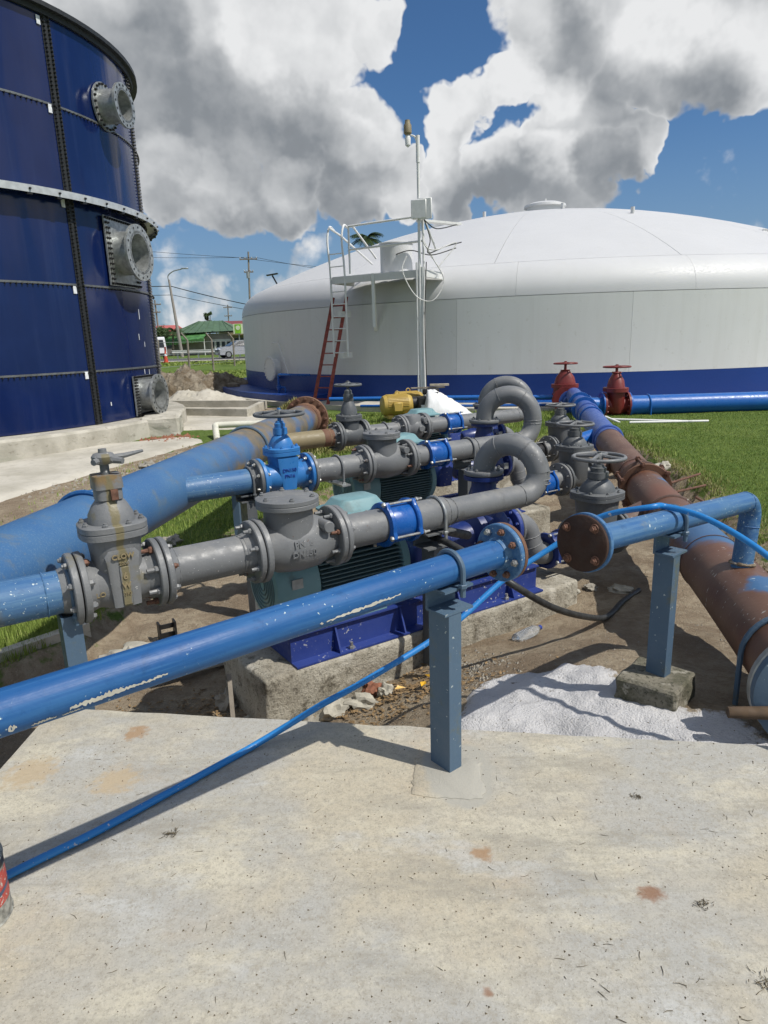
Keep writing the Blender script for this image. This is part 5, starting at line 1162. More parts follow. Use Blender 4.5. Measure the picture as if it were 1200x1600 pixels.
# mast
ms = thing('instrument_mast', 'thin white mast with junction box and siren beside the tank platform', 'mast', (1.00, 16.48, 0))
MB().cyl((0, 0, .02), (0, 0, 6.02), .035, seg=12).cyl((.07, 0, .02), (.07, 0, 3.3), .05, seg=12).cyl((-.07, .01, .02), (-.07, .01, 3.4), .025, seg=10).cyl((0, 0, 5.5), (0, 0, 6.05), .045, seg=12).build('pole', 'white_plastic', ms)
bx_ = MB().box((.02, .0, 4.53), (.36, .20, .40), R_(-20), .012).build('junction_box', 'white_plastic', ms); MB().box((.14, -.11, 4.53), (.30, .05, .44), R_(-20), .01).build('door', 'white_plastic', bx_)
MB().tube(smooth_path([(0, 0, 5.85), (-.06, 0, 6.02), (-.16, 0, 6.06)], 5), .02, 8).build('bracket', 'white_plastic', ms)
sr = MB().lathe([(0, .05), (.04, .09), (.20, .085), (.24, .06), (.30, .055)], (-.22, 0, 6.06), (0, 0, 1), 16).build('siren', 'olive_tan', ms); MB().lathe([(-.24, .02), (-.20, .06), (-.06, .065), (.0, .04)], (-.22, 0, 6.06), (0, 0, 1), 14).build('lamp', 'white_plastic', sr)
for k, (pts, mt) in enumerate((([(1.1, 16.45, 4.35), (1.25, 16.5, 3.9), (1.2, 16.5, 3.6), (1.6, 16.7, 3.75), (2.05, 17.2, 3.9)], 'cable_black'), ([(1.05, 16.45, 4.3), (1.1, 16.4, 3.8), (1.35, 16.4, 3.65), (1.9, 16.9, 3.85), (1.45, 16.6, 3.3)], 'cable_white'), ([(.7, 16.5, 3.55), (.6, 16.4, 3.2), (.9, 16.35, 2.65), (1.3, 16.35, 2.55), (1.55, 16.45, 3.0), (1.3, 16.5, 3.5)], 'cable_white'), ([(1.12, 16.45, 4.3), (1.35, 16.6, 4.15), (1.6, 17.0, 4.2), (2.0, 17.5, 4.35)], 'cable_black'), ([(1.15, 16.42, 3.4), (1.1, 16.4, 2.2), (1.12, 16.4, .3)], 'cable_black'), ([(.2, 17.5, 3.6), (.8, 17.2, 3.75), (1.3, 16.9, 3.6), (1.9, 17.0, 3.75)], 'cable_black'))):
    tag(MB().tube(smooth_path(pts, 8), .013, 6).build('cable', mt), ['black cable sagging from mast box to the tank roof', 'white cable kinked sideways off the mast', 'white cable hanging in a big loop below the platform corner', 'black cable along the tray above the roof', 'black cable running down the mast to the ground', 'black cable lying across the roof past the hatch'][k], 'cable')
# red wooden ladder leaning on the tank
rl = thing('ladder', 'red ladder leaning against the white tank', 'ladder', (-1.62, 18.15, 0))
f0, f1 = Vector((-.20, .12, .0)), Vector((.20, -.12, 0)); tp = Vector((.66, -.15, 2.78))
for f in (f0, f1): MB().bar(f, f*.88+tp, .045, .09).build('stile', 'ladder_red', rl, smooth=0)
for k in range(9):
    u = (k+.7)/9.4; a_ = f0*(1-.12*u)+tp*u; b_ = f1*(1-.12*u)+tp*u; MB().bar(a_, b_, .03, .03).build('rung', 'ladder_red', rl, smooth=0)
# blue sample pipe at the tank's left
sp_ = thing('sample_pipe', 'small blue standpipe with tap against the tank band', 'pipe', (-3.0, 20.25, 0))
MB().tube(fillet([(1.0, -.7, .78), (0, 0, .78), (-.02, 0, .1)], .05, 6), .035, 8).build('pipe', 'coupling_blue', sp_); MB().tube(fillet([(0, 0, .42), (.2, -.14, .42), (.2, -.14, .10)], .04, 5), .03, 8).cyl((0, 0, .36), (0, 0, .48), .07, seg=10).build('tap', 'coupling_blue', sp_)
tag(MB().tube([(-.5, 16.75, .12), (2.4, 16.10, .10), (4.0, 15.7, .12)], .035, 8).build('blue_line', 'coupling_blue'), 'thin blue pipe along the foot of the white tank', 'pipe')
tag(MB().box((.60, 16.5, .18), (.14, .12, .42), .2, .01).build('stub_post', 'wood_grey'), 'short grey wooden stub post by the white tank', 'post')

# ------------------------------------------------------------------ red gate valves and the cross pipe
def red_valve(label, loc, rz, sc, zb, zt, zw, wr):
    t = thing('gate_valve', label, 'valve', loc, rz, None)
    MB().lathe([(-.26, .17), (-.14, .18), (-.08, .22), (.08, .22), (.14, .18), (.26, .17)], seg=32).loft([(-.15, .12, .20, 2.5), (.0, .16, .25, 2.6), (zb, .17, .25, 2.6)], 28).build('body', 'red_paint', t)
    for d in (-1, 1):
        f = MB().lathe([(d*.25-.02, .275), (d*.25+.02, .275)], seg=36).build('flange', 'red_paint', t)
    b = MB()
    for d in (-1, 1):
        for k in range(12): a = R_(30*k); b.hexbolt((d*.25-d*.02, .235*math.cos(a), .235*math.sin(a)), (-d, 0, 0), .022, .03)
    b.build('bolts', 'red_paint', t, kind='stuff')
    MB().loft([(zb-.03, .24, .30, 2.6), (zb+.05, .24, .30, 2.6)], 32).build('bonnet_flange', 'red_paint', t)
    MB().loft([(zb+.05, .17, .24, 2.3), (zb+.20, .15, .20, 2.2), (zb+.34, .08, .10, 2.1), (zb+.36, .10, .11, 2.5), (zt, .09, .10, 2.5)], 28).build('bonnet', 'red_paint', t)
    MB().cyl((0, 0, zt-.02), (0, 0, zw+.05), .03, seg=12).build('stem', 'red_paint', t); handwheel(t, zw, wr, .018, 'red_paint', 5, .05); return t
vB = red_valve('red gate valve on the blue cross pipe, right of the two', (4.97, 14.35, .20), 0, 1, .32, .70, .80, .27)
vA = red_valve('red gate valve at the far end of the suction header, left of the two', (4.16, 15.35, .28), R_(78), 1, .28, .62, .78, .25)
cp = thing('cross_pipe', 'thick bright blue pipe running right across the lawn from red valve', 'pipe', (5.24, 14.35, .19))
MB().lathe([(0, .205), (12, .205)], seg=44).build('pipe', 'bright_blue', cp); MB().lathe([(-.01, .275), (.03, .275)], seg=36).build('flange', 'bright_blue', cp)
b = MB(); ubolt(b, (.42, 0, 0), (1, 0, 0), .215, .30, .018); b.build('u_bolt', 'bright_blue', cp)
tee = thing('pipe_tee', 'short blue tee joining the suction header to the right red valve', 'pipe', (4.05, 14.33, .26))
MB().tube([(0, 0, 0), (.68, .02, -.06)], .165, 32).build('pipe', 'bright_blue', tee); MB().lathe([(0, .27), (.04, .27)], (.62, .02, -.055), (1, 0, 0), 32).build('flange', 'bright_blue', tee)
MB().torus((.36, .01, -.03), (1, 0, 0), .17, .03, 32, 8).build('band', 'coupling_blue', tee)
MB().lathe([(.0, .165), (.32, .165), (.32, .25), (.37, .25)], (0.02, .10, 0), (math.cos(hA), math.sin(hA), .0), 32).build('far_flange', 'suction_blue', tee)
tag(MB().tube([(-1.2, 15.9, .38), (2.2, 15.6, .35), (4.1, 15.3, .32)], .05, 10).build('blue_line', 'bright_blue'), 'blue pipe running left from the red valve along the tank', 'pipe')
# white PVC lines on the lawn
for k, pts in enumerate(([(4.15, 13.35, .12), (4.38, 13.30, .12), (4.42, 13.28, .0)], [(4.40, 13.22, .10), (4.62, 13.0, -.0)], [(4.55, 13.35, .03), (5.9, 12.72, .02)], [(4.75, 12.85, .02), (6.2, 12.72, .02)])):
    tag(MB().tube(fillet(pts, .03, 5) if len(pts) > 2 else pts, .024, 10).build('pvc_pipe', 'pvc_white'), ['bent white plastic pipe beside the right red valve', 'short white plastic pipe dipping into the lawn', 'long white plastic pipe lying on the lawn, farther one', 'long white plastic pipe lying on the lawn, nearer one'][k], 'pipe')
tag(MB().tube(fillet([(-3.10, 12.62, -.05), (-3.28, 13.30, .16), (-2.15, 13.40, .16), (-1.0, 13.5, .15)], .05, 6), .062, 16).build('pvc_pipe', 'pvc'), 'cream plastic pipe with elbow rising beside the header', 'pipe')
# yellow motor, black engine, tarpaulin
ym = thing('electric_motor', 'yellow ribbed motor standing near the white tank', 'motor', (.36, 14.75, .04), R_(14))
MB().lathe([(-.36, .14), (-.33, .20), (-.26, .225), (.22, .225), (.30, .20), (.36, .12)], (0, 0, .27), (1, 0, 0), 32).build('body', 'yellow_paint', ym)
b = MB()
for k in range(22): a = R_(k*180/21); b.box((-.02, .225*math.cos(a), .27+.225*math.sin(a)), (.46, .02, .02), m=Matrix.Rotation(a, 3, 'X'))
b.build('ribs', 'yellow_paint', ym, kind='stuff')
MB().box((-.06, -.26, .25), (.20, .12, .20), bev=.02).build('terminal_box', 'yellow_paint', ym); MB().box((-.2, 0, .03), (.12, .42, .08), bev=.01).box((.18, 0, .03), (.12, .42, .08), bev=.01).build('foot', 'yellow_paint', ym); MB().torus((0, 0, .52), (0, 1, 0), .045, .012, 18, 6).build('lifting_eye', 'yellow_paint', ym)
ym2 = copy_tree(ym); ym2.location = (.62, 15.25, .06); ym2.rotation_euler = (0, 0, R_(20)); ym2['label'] = 'second yellow motor half hidden behind the first one'
en = thing('engine', 'black engine block between yellow motor and white tarpaulin', 'engine', (1.05, 14.85, .05), R_(10))
MB().box((0, 0, .24), (.55, .42, .36), bev=.03).build('block', 'black_iron', en); MB().lathe([(0, .15), (.10, .15), (.12, .10)], (-.28, 0, .28), (-1, 0, 0), 24).build('flywheel', 'black_iron', en); MB().box((.05, -.02, .52), (.36, .10, .12), bev=.02).cyl((.10, -.24, .30), (.10, -.24, .52), .06, seg=12).build('manifold', 'black_iron', en); MB().box((-.15, -.222, .22), (.14, .01, .07)).build('plate', 'tag_white', en)
bm = bmesh.new(); bmesh.ops.create_grid(bm, x_segments=40, y_segments=30, size=.5)
for v in bm.verts:
    x, y = v.co.x*1.15, v.co.y*.9; k = max(0, 1-max(0, x+.30)/.85)*max(0, 1-(abs(y)/.45)**2.5)*min(1, (x+.58)/.12); wr = .05*abs(mn.noise(Vector((x*7, y*5, 1))))+.03*abs(mn.noise(Vector((x*17, y*15, 1))))
    v.co = Vector((x, y, .60*max(0, k)**.75+wr-.03))
me = bpy.data.meshes.new('tarpaulin'); bm.to_mesh(me); bm.free()
for p in me.polygons: p.use_smooth = True
me.materials.append(M['tarp']); o = obj('tarpaulin', me, None, (1.48, 14.75, .02)); sm = o.modifiers.new('s', 'SOLIDIFY'); sm.thickness = .006
tag(o, 'crumpled white tarpaulin draped beside the black engine', 'tarpaulin')
for k, (c, d, rz) in enumerate((((1.05, 15.05, .64), (.75, .12, .03), .1), ((1.30, 14.98, .70), (.42, .14, .04), -.05))): tag(MB().box(c, d, rz).build('board', ['wood_grey', 'pallet'][k]), ['grey board lying across the black engine', 'pale board on top of the white tarpaulin'][k], 'board')

# ------------------------------------------------------------------ middle distance: heaps, trough, fence
def heap(name, label, cx, cy, rx, ry, h, mat, seed, cat='heap', st=.14, rough=.35, rz=0.):
    V = []; F = []; nx, ny = int(2*rx/st)+1, int(2*ry/st)+1
    for j in range(ny):
        for i in range(nx):
            x, y = -rx+i*st, -ry+j*st; r = math.hypot(x/rx, y/ry); q = Vector((x*1.3, y*1.3, seed))
            k = max(0, 1-r*r*1.05); z = h*k**.8*(1+.55*mn.noise(q)) + rough*k**.3*(.30*abs(mn.noise(q*2.3))+.22*abs(mn.noise(q*5.5))+.14*mn.noise(q*11)) if k > 0 else -.1
            V.append((x*math.cos(rz)-y*math.sin(rz), x*math.sin(rz)+y*math.cos(rz), z-.05))
    F = [(j*nx+i, j*nx+i+1, (j+1)*nx+i+1, (j+1)*nx+i) for j in range(ny-1) for i in range(nx-1)]
    b = MB(); b.v = V; b.f = F; o = b.build(name, mat, smooth=25); o.location = (cx, cy, -.08); return tag(o, label, cat)
heap('soil_heap', 'long heap of dug brown soil and rubble behind the concrete trough', -7.4, 25.3, 3.4, 1.9, .75, 'soil_heap', 3, rough=.9, st=.09)
heap('soil_heap', 'lower dark heap of dug soil beside the white tank footing', -4.4, 26.8, 2.0, 1.6, .35, 'soil_heap', 9, rough=.6, st=.09)
heap('sand_heap', 'small pale heap of sand and clods right behind the trough', -5.5, 20.6, 1.7, 1.0, .42, 'pale_concrete', 5, rough=.30, st=.07)
def stone(name, label, c, r, mat, seed, sq=.6, cat='stone', rz=0., sub=3, rough=.5):
    bm = bmesh.new(); bmesh.ops.create_icosphere(bm, subdivisions=sub, radius=1)
    for v in bm.verts:
        d = v.co.normalized(); k = 1+rough*mn.noise(d*1.7+Vector((seed*3.1, 0, 0)))+rough*.35*mn.noise(d*4+Vector((0, seed, 0)))+rough*.16*mn.noise(d*11+Vector((seed, 0, 0))); v.co = Vector((d.x*k*r[0], d.y*k*r[1], d.z*k*r[2]))
    me = bpy.data.meshes.new(name); bm.to_mesh(me); bm.free(); me.materials.append(M[mat]); o = obj(name, me, None, c, (0, 0, rz)); return tag(o, label, cat)
for k in range(14):
    x = random.uniform(-10, -4.6); y = random.uniform(23.9, 25.6); s = random.uniform(.10, .34)
    o = stone('rubble_clod', 'clod of earth or broken concrete on the dug soil heap', (x, y, .12+.42*max(0, 1-((x+7.4)/3.4)**2)*max(0, 1-((y-25.3)/2.)**2)), (s, s*random.uniform(.6, 1), s*random.uniform(.35, .7)), random.choice(['stone', 'stone_pale', 'soil_heap']), k, cat='rubble', rz=random.random()*3, sub=1); o['group'] = 'rubble on the soil heap'
tr = thing('concrete_trough', 'low grey concrete box kerb in front of the sand heap', 'trough', (-4.35, 17.65, -.06))
def wallseg(p, q, h=.23, th=.14): MB().bar(Vector((*p, h/2)), Vector((*q, h/2)), th, h).build('wall', 'foundation_concrete', tr, smooth=0)
c0, c1, c2, c3 = (-1.9, -.05), (1.15, -1.28), (1.18, 1.10), (-1.85, 2.0)
wallseg(c0, c1); wallseg((c1[0]-.05, c1[1]+.09), (c2[0]-.05, c2[1]-.07)); wallseg(c2, c3)
MB().add([(*c0, .05), (*c1, .05), (*c2, .05), (*c3, .05)], [(0, 1, 2, 3)]).build('floor', 'foundation_concrete', tr, smooth=0)
fp = thing('fence_post', 'leftmost leaning concrete fence post with angled top, beyond the soil heap', 'fence post', (-11.88, 43.0, -.12))
MB().tube([(0, 0, 0), (.04, 0, 2.15)], .065, 8).build('post', 'pole_wood', fp); MB().tube([(.04, 0, 2.12), (-.28, -.1, 2.58)], .05, 8).build('arm', 'pole_wood', fp)
for k, (x, y, z, lb) in enumerate(((-11.35, 47., -.1, 'second fence post with angled top, behind the soil heap'), (-10.52, 50., -.05, 'third fence post, just left of the white tank'), (-12.6, 39.5, -.12, 'fence post at the edge of the navy tank'))):
    o = copy_tree(fp); o.location = (x, y, z); o['label'] = lb
for k in range(3):
    z = (.5, 1.2, 1.9)[k]; tag(MB().tube([(-12.6, 39.5, z), (-11.86, 43, z), (-11.33, 47, z), (-10.5, 50, z), (-6, 62, z+.1)], .012, 5).build('fence_wire', 'galvanised'), ['lowest', 'middle', 'topmost'][k]+' strand of fence wire', 'wire')
def pick_mid():
    y = random.uniform(27, 54); x = random.uniform(-.33*y, -.14*y); return x, y, gz(x, y)[0], random.uniform(.6, 1.4)
blades('field_grass', 26000, pick_mid, .05, .13, 'grass', 'rough green field grass between the soil heap and the road', .012, .8)

# ------------------------------------------------------------------ road furniture, vehicles, houses, poles
def car(label, loc, rz, mat, L=4.4, W=1.72, H=1.48, name='parked_car'):
    t = thing(name, label, 'car', loc, rz); h = W/2
    prof = [(-L/2, .38), (-L/2+.05, .72), (-L/2+.30, .90), (-L/2+.95, .98), (-L/2+1.65, H-.06), (-L/2+2.1, H), (-L/2+3.0, H-.02), (-L/2+3.7, 1.06), (L/2-.08, .98), (L/2, .60), (L/2-.05, .30), (-L/2+.05, .28)]
    rs = [[(x, sy*(h if z < 1.0 else h*(1-.24*(z-1.0)/.48)), z) for x, z in prof] for sy in (-1, -.92, .92, 1)]
    for r, k in ((rs[0], .94), (rs[3], .94)):
        for i, (x, y, z) in enumerate(r): r[i] = (x*.985, y, z*.985+.01)
    b = MB(); b.rings(rs); b.build('body', mat, t, smooth=35)
    MB().add([(-L/2+.98, -h*.90, 1.0), (-L/2+.98, h*.90, 1.0), (-L/2+1.66, h*.74, H-.10), (-L/2+1.66, -h*.74, H-.10)], [(0, 1, 2, 3)]).build('windscreen', 'glass_dark', t, smooth=0).location = (-.05, 0, .02)
    for sy in (-1, 1): MB().add([(-L/2+1.2, sy*(h+.006), 1.02), (L/2-.9, sy*(h+.006), 1.04), (-L/2+2.9, sy*(h*.79+.012), H-.1), (-L/2+1.8, sy*(h*.79+.012), H-.1)], [(0, 1, 2, 3)]).build('side_window', 'glass_dark', t, smooth=0)
    for x in (-L/2+.78, L/2-.85):
        for sy in (-1, 1):
            wv_ = MB().cyl((x, sy*(h-.16), .31), (x, sy*(h+.02), .31), .31, seg=20, bev=.03).build('wheel', 'tyre', t); MB().cyl((x, sy*(h+.015), .31), (x, sy*(h+.03), .31), .19, seg=16).build('rim', 'galvanised', wv_)
    for sy in (-1, 1): MB().box((-L/2+.06, sy*h*.68, .74), (.14, .36, .16), bev=.04).build('headlight', 'head_lamp', t)
    MB().box((-L/2+.0, 0, .62), (.08, .8, .14)).build('grille', 'black_iron', t); MB().box((-L/2+.0, 0, .40), (.06, .5, .10)).build('number_plate', 'tag_white', t)
    for sy in (-1, 1): MB().box((-L/2+1.35, sy*(h+.10), 1.05), (.12, .18, .12), bev=.03).build('mirror', mat, t)
    return t
car('silver saloon car on the road left of the white tank', (-12.0, 60.5, .53), R_(28), 'car_silver')
def van(label, loc, rz):
    t = thing('parked_van', label, 'van', loc, rz); L, W, H = 4.6, 1.75, 1.95; h = W/2
    prof = [(-L/2, .35), (-L/2+.02, .95), (-L/2+.12, H-.12), (-L/2+.3, H), (L/2-1.3, H), (L/2-.5, 1.1), (L/2, .95), (L/2, .35)]
    MB().rings([[(x, sy*h*(1 if z < 1.0 else .93), z) for x, z in prof] for sy in (-1, -.9, .9, 1)]).build('body', 'car_white', t, smooth=35)
    MB().add([(-L/2-.01, -h*.8, 1.08), (-L/2-.01, h*.8, 1.08), (-L/2+.09, h*.74, 1.7), (-L/2+.09, -h*.74, 1.7)], [(0, 1, 2, 3)]).build('rear_window', 'glass_dark', t, smooth=0)
    for sy in (-1, 1): MB().add([(-L/2+.5, sy*(h+.01), 1.1), (L/2-.9, sy*(h+.01), 1.1), (L/2-1.4, sy*(h*.94+.01), 1.7), (-L/2+.5, sy*(h*.94+.01), 1.7)], [(0, 1, 2, 3)]).build('side_window', 'glass_dark', t, smooth=0)
    for sy in (-1, 1): MB().box((-L/2+.0, sy*h*.86, .9), (.08, .14, .4), bev=.02).build('tail_light', 'ladder_red', t)
    MB().box((-L/2-.02, 0, .48), (.10, W*.95, .18), bev=.03).build('bumper', 'black_iron', t)
    for x in (-L/2+.8, L/2-.8):
        for sy in (-1, 1): wv_ = MB().cyl((x, sy*(h-.18), .31), (x, sy*(h+.01), .31), .31, seg=18, bev=.03).build('wheel', 'tyre', t); MB().cyl((x, sy*(h+.005), .31), (x, sy*(h+.02), .31), .18, seg=14).build('rim', 'galvanised', wv_)
    return t
van('white van half hidden behind the navy tank', (-20.4, 62.2, .53), R_(118))
tc_ = thing('traffic_cone', 'orange traffic cone on the verge beside the navy tank', 'cone', (-16.65, 53.9, .45))
MB().box((0, 0, .02), (.42, .42, .05), bev=.01).build('base', 'cone_orange', tc_); MB().lathe([(.04, .17), (.9, .04), (.92, .035)], (0, 0, 0), (0, 0, 1), 20).build('cone', 'cone_orange', tc_); MB().lathe([(.50, .106), (.66, .080)], (0, 0, 0), (0, 0, 1), 20).build('sleeve', 'tag_white', tc_)
gr = thing('guard_rail', 'galvanised guard rail along the far side of the road', 'guard rail', (-19.4, 66.5, .52))
MB().box((4., 0, .62), (9., .05, .14)).box((4., -.03, .72), (9., .04, .06)).box((4., -.03, .52), (9., .04, .06)).build('rail', 'house_white', gr)
for k in range(5): MB().box((k*2., .08, .3), (.12, .12, .62)).build('post', 'galvanised', gr)
lp = thing('street_lamp', 'tall concrete street lamp with curved arm left of the utility pole', 'street lamp', (-21.9, 76, .45))
MB().tube([(.25, 0, 0), (-.35, 0, 8.1)], [.20, .11], 12).build('pole', 'house_wall', lp); MB().tube(smooth_path([(-.35, 0, 7.9), (-.40, 0, 8.5), (.2, 0, 8.95), (1.1, 0, 9.15)], 6), .06, 8).build('arm', 'galvanised', lp); MB().box((1.45, 0, 9.2), (.75, .28, .12), bev=.03).build('lamp_head', 'galvanised', lp)
def upole(label, loc, H, lean=0., arms=((-.5, 2.2),), r=.14):
    t = thing('utility_pole', label, 'utility pole', loc); MB().tube([(0, 0, 0), (lean, 0, H)], [r, r*.7], 10).build('pole', 'pole_wood', t)
    for dz, L in arms:
        z = H+dz; x = lean*z/H; ca = MB().box((x, -.12, z), (L, .12, .14)).build('crossarm', 'pole_wood', t)
        for k in (-1, -.4, .4, 1): MB().lathe([(.06, .05), (.18, .07), (.24, .03)], (x+k*L*.46, -.12, z), (0, 0, 1), 8).build('insulator', 'galvanised', ca)
    return t
up0 = upole('tall wooden utility pole with crossarm behind the white tank edge', (-15.7, 85, .45), 11.8, .55, ((-.85, 2.1), (-2.3, 1.1)))
MB().cyl((.35, -.2, 8.8), (.35, -.2, 9.5), .2, seg=12).build('transformer', 'galvanised', up0)
upole('small far utility pole with short crossarms, right of the street lamp', (-27.9, 130, .45), 8.3, .2, ((-.5, 1.6), (-2.0, 1.4)))
upole('far utility pole at the edge of the navy tank', (-29.9, 95, .45), 7.3, -.1, ((-.6, 1.6), (-1.6, 1.2)))
def wire(pts, label, r=.022):
    P_ = []
    for (a, b) in zip(pts, pts[1:]):
        a, b = Vector(a), Vector(b)
        for k in range(12): u = k/12; q = a.lerp(b, u); q.z -= 4*u*(1-u)*(b-a).length*.012; P_.append(q)
    P_.append(Vector(pts[-1])); tag(MB().tube(P_, r, 5).build('overhead_wire', 'cable_black'), label, 'wire')
wire([(-45, 70, 8.8), (-22.1, 76, 7.9), (-10, 74, 4.9)], 'thick overhead wire passing the street lamp below its arm', .045)
wire([(-45, 72, 8.0), (-22.0, 76, 7.0), (-8, 78, 4.2)], 'lower overhead wire below the thick one', .028)
wire([(-48, 84, 15.5), (-16.1, 84.9, 11.6), (0, 84, 9.6)], 'topmost overhead wire to the tall utility pole')
wire([(-48, 85, 13.5), (-14.4, 84.9, 11.6), (2, 84, 8.6)], 'overhead wire on the right end of the tall crossarm')
hs = thing('house', 'low house with green metal roof and green awning across the road', 'house', (-22.0, 90, .45))
MB().box((0, 1.5, 1.3), (8.2, 6, 2.6)).build('wall', 'house_wall', hs, smooth=0)
rf = MB().add([(-4.6, -2.2, 2.7), (4.6, -2.2, 2.9), (4.6, 5.2, 2.9), (-4.6, 5.2, 2.7), (-1.4, 1.5, 4.25), (1.6, 1.5, 4.25)], [(0, 1, 5, 4), (1, 2, 5), (2, 3, 4, 5), (3, 0, 4), (3, 2, 1, 0)]).build('roof', 'roof_green', hs, smooth=0)
for k in range(9): x = -4.2+k*1.05; MB().bar(Vector((x, -2.22, 2.74+.02*k)), Vector((max(-1.4, min(1.6, x*.6)), 1.45, 4.28)), .07, .05).build('roof_rib', 'roof_green', rf, smooth=0)
aw = MB().add([(-5.0, -4.0, 1.65), (.3, -4.0, 2.05), (.3, -1.6, 2.75), (-5.0, -1.6, 2.55), (-5.0, -4.0, 1.60), (.3, -4.0, 2.0), (.3, -1.6, 2.70), (-5., -1.6, 2.5)], [(0, 1, 2, 3), (7, 6, 5, 4), (0, 4, 5, 1), (1, 5, 6, 2), (2, 6, 7, 3), (3, 7, 4, 0)]).build('awning', 'awning_green', hs, smooth=0)
b = MB()
for k in range(21): x = -5.0+k*.265; b.box((x, -4.02, 1.45+.02*k), (.20, .05, .35+.1*(k % 2)))
b.build('awning_fringe', 'awning_green', aw, kind='stuff')
MB().box((1.9, -1.56, 1.15), (2.6, .06, 1.5)).build('shop_front', 'house_white', hs, smooth=0)
for k in range(4): w_ = MB().box((.85+k*.68, -1.60, 1.25), (.52, .05, .9)).build('window', 'house_white', hs); MB().box((.85+k*.68, -1.63, 1.25), (.42, .03, .8)).build('pane', 'glass_dark', w_)
MB().tube([(.35, -3.9, 0), (.35, -3.9, 2.0)], .06, 8).build('awning_post', 'house_white', hs)
h2 = thing('house', 'house with pink roof at the edge of the navy tank', 'house', (-30.5, 96, .45)); MB().box((0, 0, 1.4), (7, 5, 2.8)).build('wall', 'house_wall', h2, smooth=0)
MB().add([(-4, -3, 2.7), (4, -3, 2.7), (4, 3, 2.7), (-4, 3, 2.7), (-3, 0, 4.0), (3, 0, 4.0)], [(0, 1, 5, 4), (1, 2, 5), (2, 3, 4, 5), (3, 0, 4)]).build('roof', 'roof_pink', h2, smooth=0); MB().box((2.2, -2.53, 1.5), (1.2, .06, 1.0)).build('window', 'glass_dark', h2)
h3 = thing('house', 'house with dull maroon roof behind the green one', 'house', (-20.0, 108, .45)); MB().box((0, 0, 1.6), (8, 5, 3.2)).build('wall', 'house_wall', h3, smooth=0)
MB().add([(-4.6, -3, 3.1), (4.6, -3, 3.1), (4.6, 3, 3.1), (-4.6, 3, 3.1), (-4.0, 0, 4.7), (4.0, 0, 4.7)], [(0, 1, 5, 4), (1, 2, 5), (2, 3, 4, 5), (3, 0, 4)]).build('roof', 'roof_maroon', h3, smooth=0)
h4 = thing('house', 'olive shop with flat awning beneath the green sign', 'house', (-16.6, 88, .45)); MB().box((0, 0, 1.3), (3.4, 4, 2.6)).build('wall', 'olive_tan', h4, smooth=0); MB().box((0, -2.4, 2.35), (3.6, 1.0, .12)).build('awning', 'olive_tan', h4); MB().box((.1, -2.03, 1.4), (2.6, .06, 1.1)).build('window', 'glass_dark', h4)
sg = thing('sign_board', 'lime green and white sign board on a post beside the tank edge', 'sign', (-16.8, 83.8, .45)); MB().box((0, 0, 3.0), (1.25, .10, 1.15)).build('panel', 'sign_pale', sg); MB().box((-.05, -.07, 3.0), (.72, .03, 1.05)).build('green_field', 'sign_green', sg); MB().box((0, .1, 1.2), (.12, .1, 2.4)).build('post', 'galvanised', sg)
MB().lathe([(0, .26), (.02, .26)], (-.05, -.085, 3.12), (0, -1, 0), 20).build('emblem', 'sign_pale', sg)
sl = thing('solar_light', 'black solar street light peeping over the white tank', 'street lamp', (-7.35, 50, .3)); MB().box((0, 0, 6.05), (.8, .5, .06), m=Matrix.Rotation(R_(-8), 3, 'Y')).build('panel', 'black_iron', sl); MB().bar(Vector((.30, 0, 5.4)), Vector((.0, 0, 5.98)), .10, .10).tube([(.45, 0, 0), (.45, 0, 5.1)], .09, 8).build('pole', 'black_iron', sl)

# vegetation
def tree(label, loc, H, R, n, seed, mat='foliage', name='broadleaf_tree', cz=.66, leaf=.16):
    rnd = random.Random(seed); t = thing(name, label, 'tree', loc); b = MB(); b.tube([(0, 0, 0), (.05*H*.1, 0, H*.4), (0, .05, H*.62)], [.05*H*.6, .035*H*.6, .02*H*.6], 8)
    cs = []
    for k in range(7):
        a = rnd.uniform(0, 6.28); rr = R*rnd.uniform(.3, .75); c = Vector((rr*math.cos(a), rr*math.sin(a), H*rnd.uniform(cz-.16, cz+.22))); cs.append((c, R*rnd.uniform(.35, .6))); b.tube([(0, 0, H*.42), c*.6+Vector((0, 0, H*.2)), c], [.03*H*.5, .02*H*.5, .008*H], 6)
    b.build('trunk', 'bark', t); V = []; F = []
    for _ in range(n):
        c, r = rnd.choice(cs); d = Vector((rnd.gauss(0, 1), rnd.gauss(0, 1), rnd.gauss(0, .8))).normalized()*r*rnd.random()**.4; p = c+d; u = Vector((rnd.gauss(0, 1), rnd.gauss(0, 1), rnd.gauss(0, 1))).normalized()*leaf; v = u.orthogonal().normalized()*leaf*.5; i = len(V); V += [p-u, p+v, p+u, p-v]; F.append((i, i+1, i+2, i+3))
    me = bpy.data.meshes.new('crown'); me.from_pydata(V, [], F); me.materials.append(M[mat]); obj('crown', me, t); return t
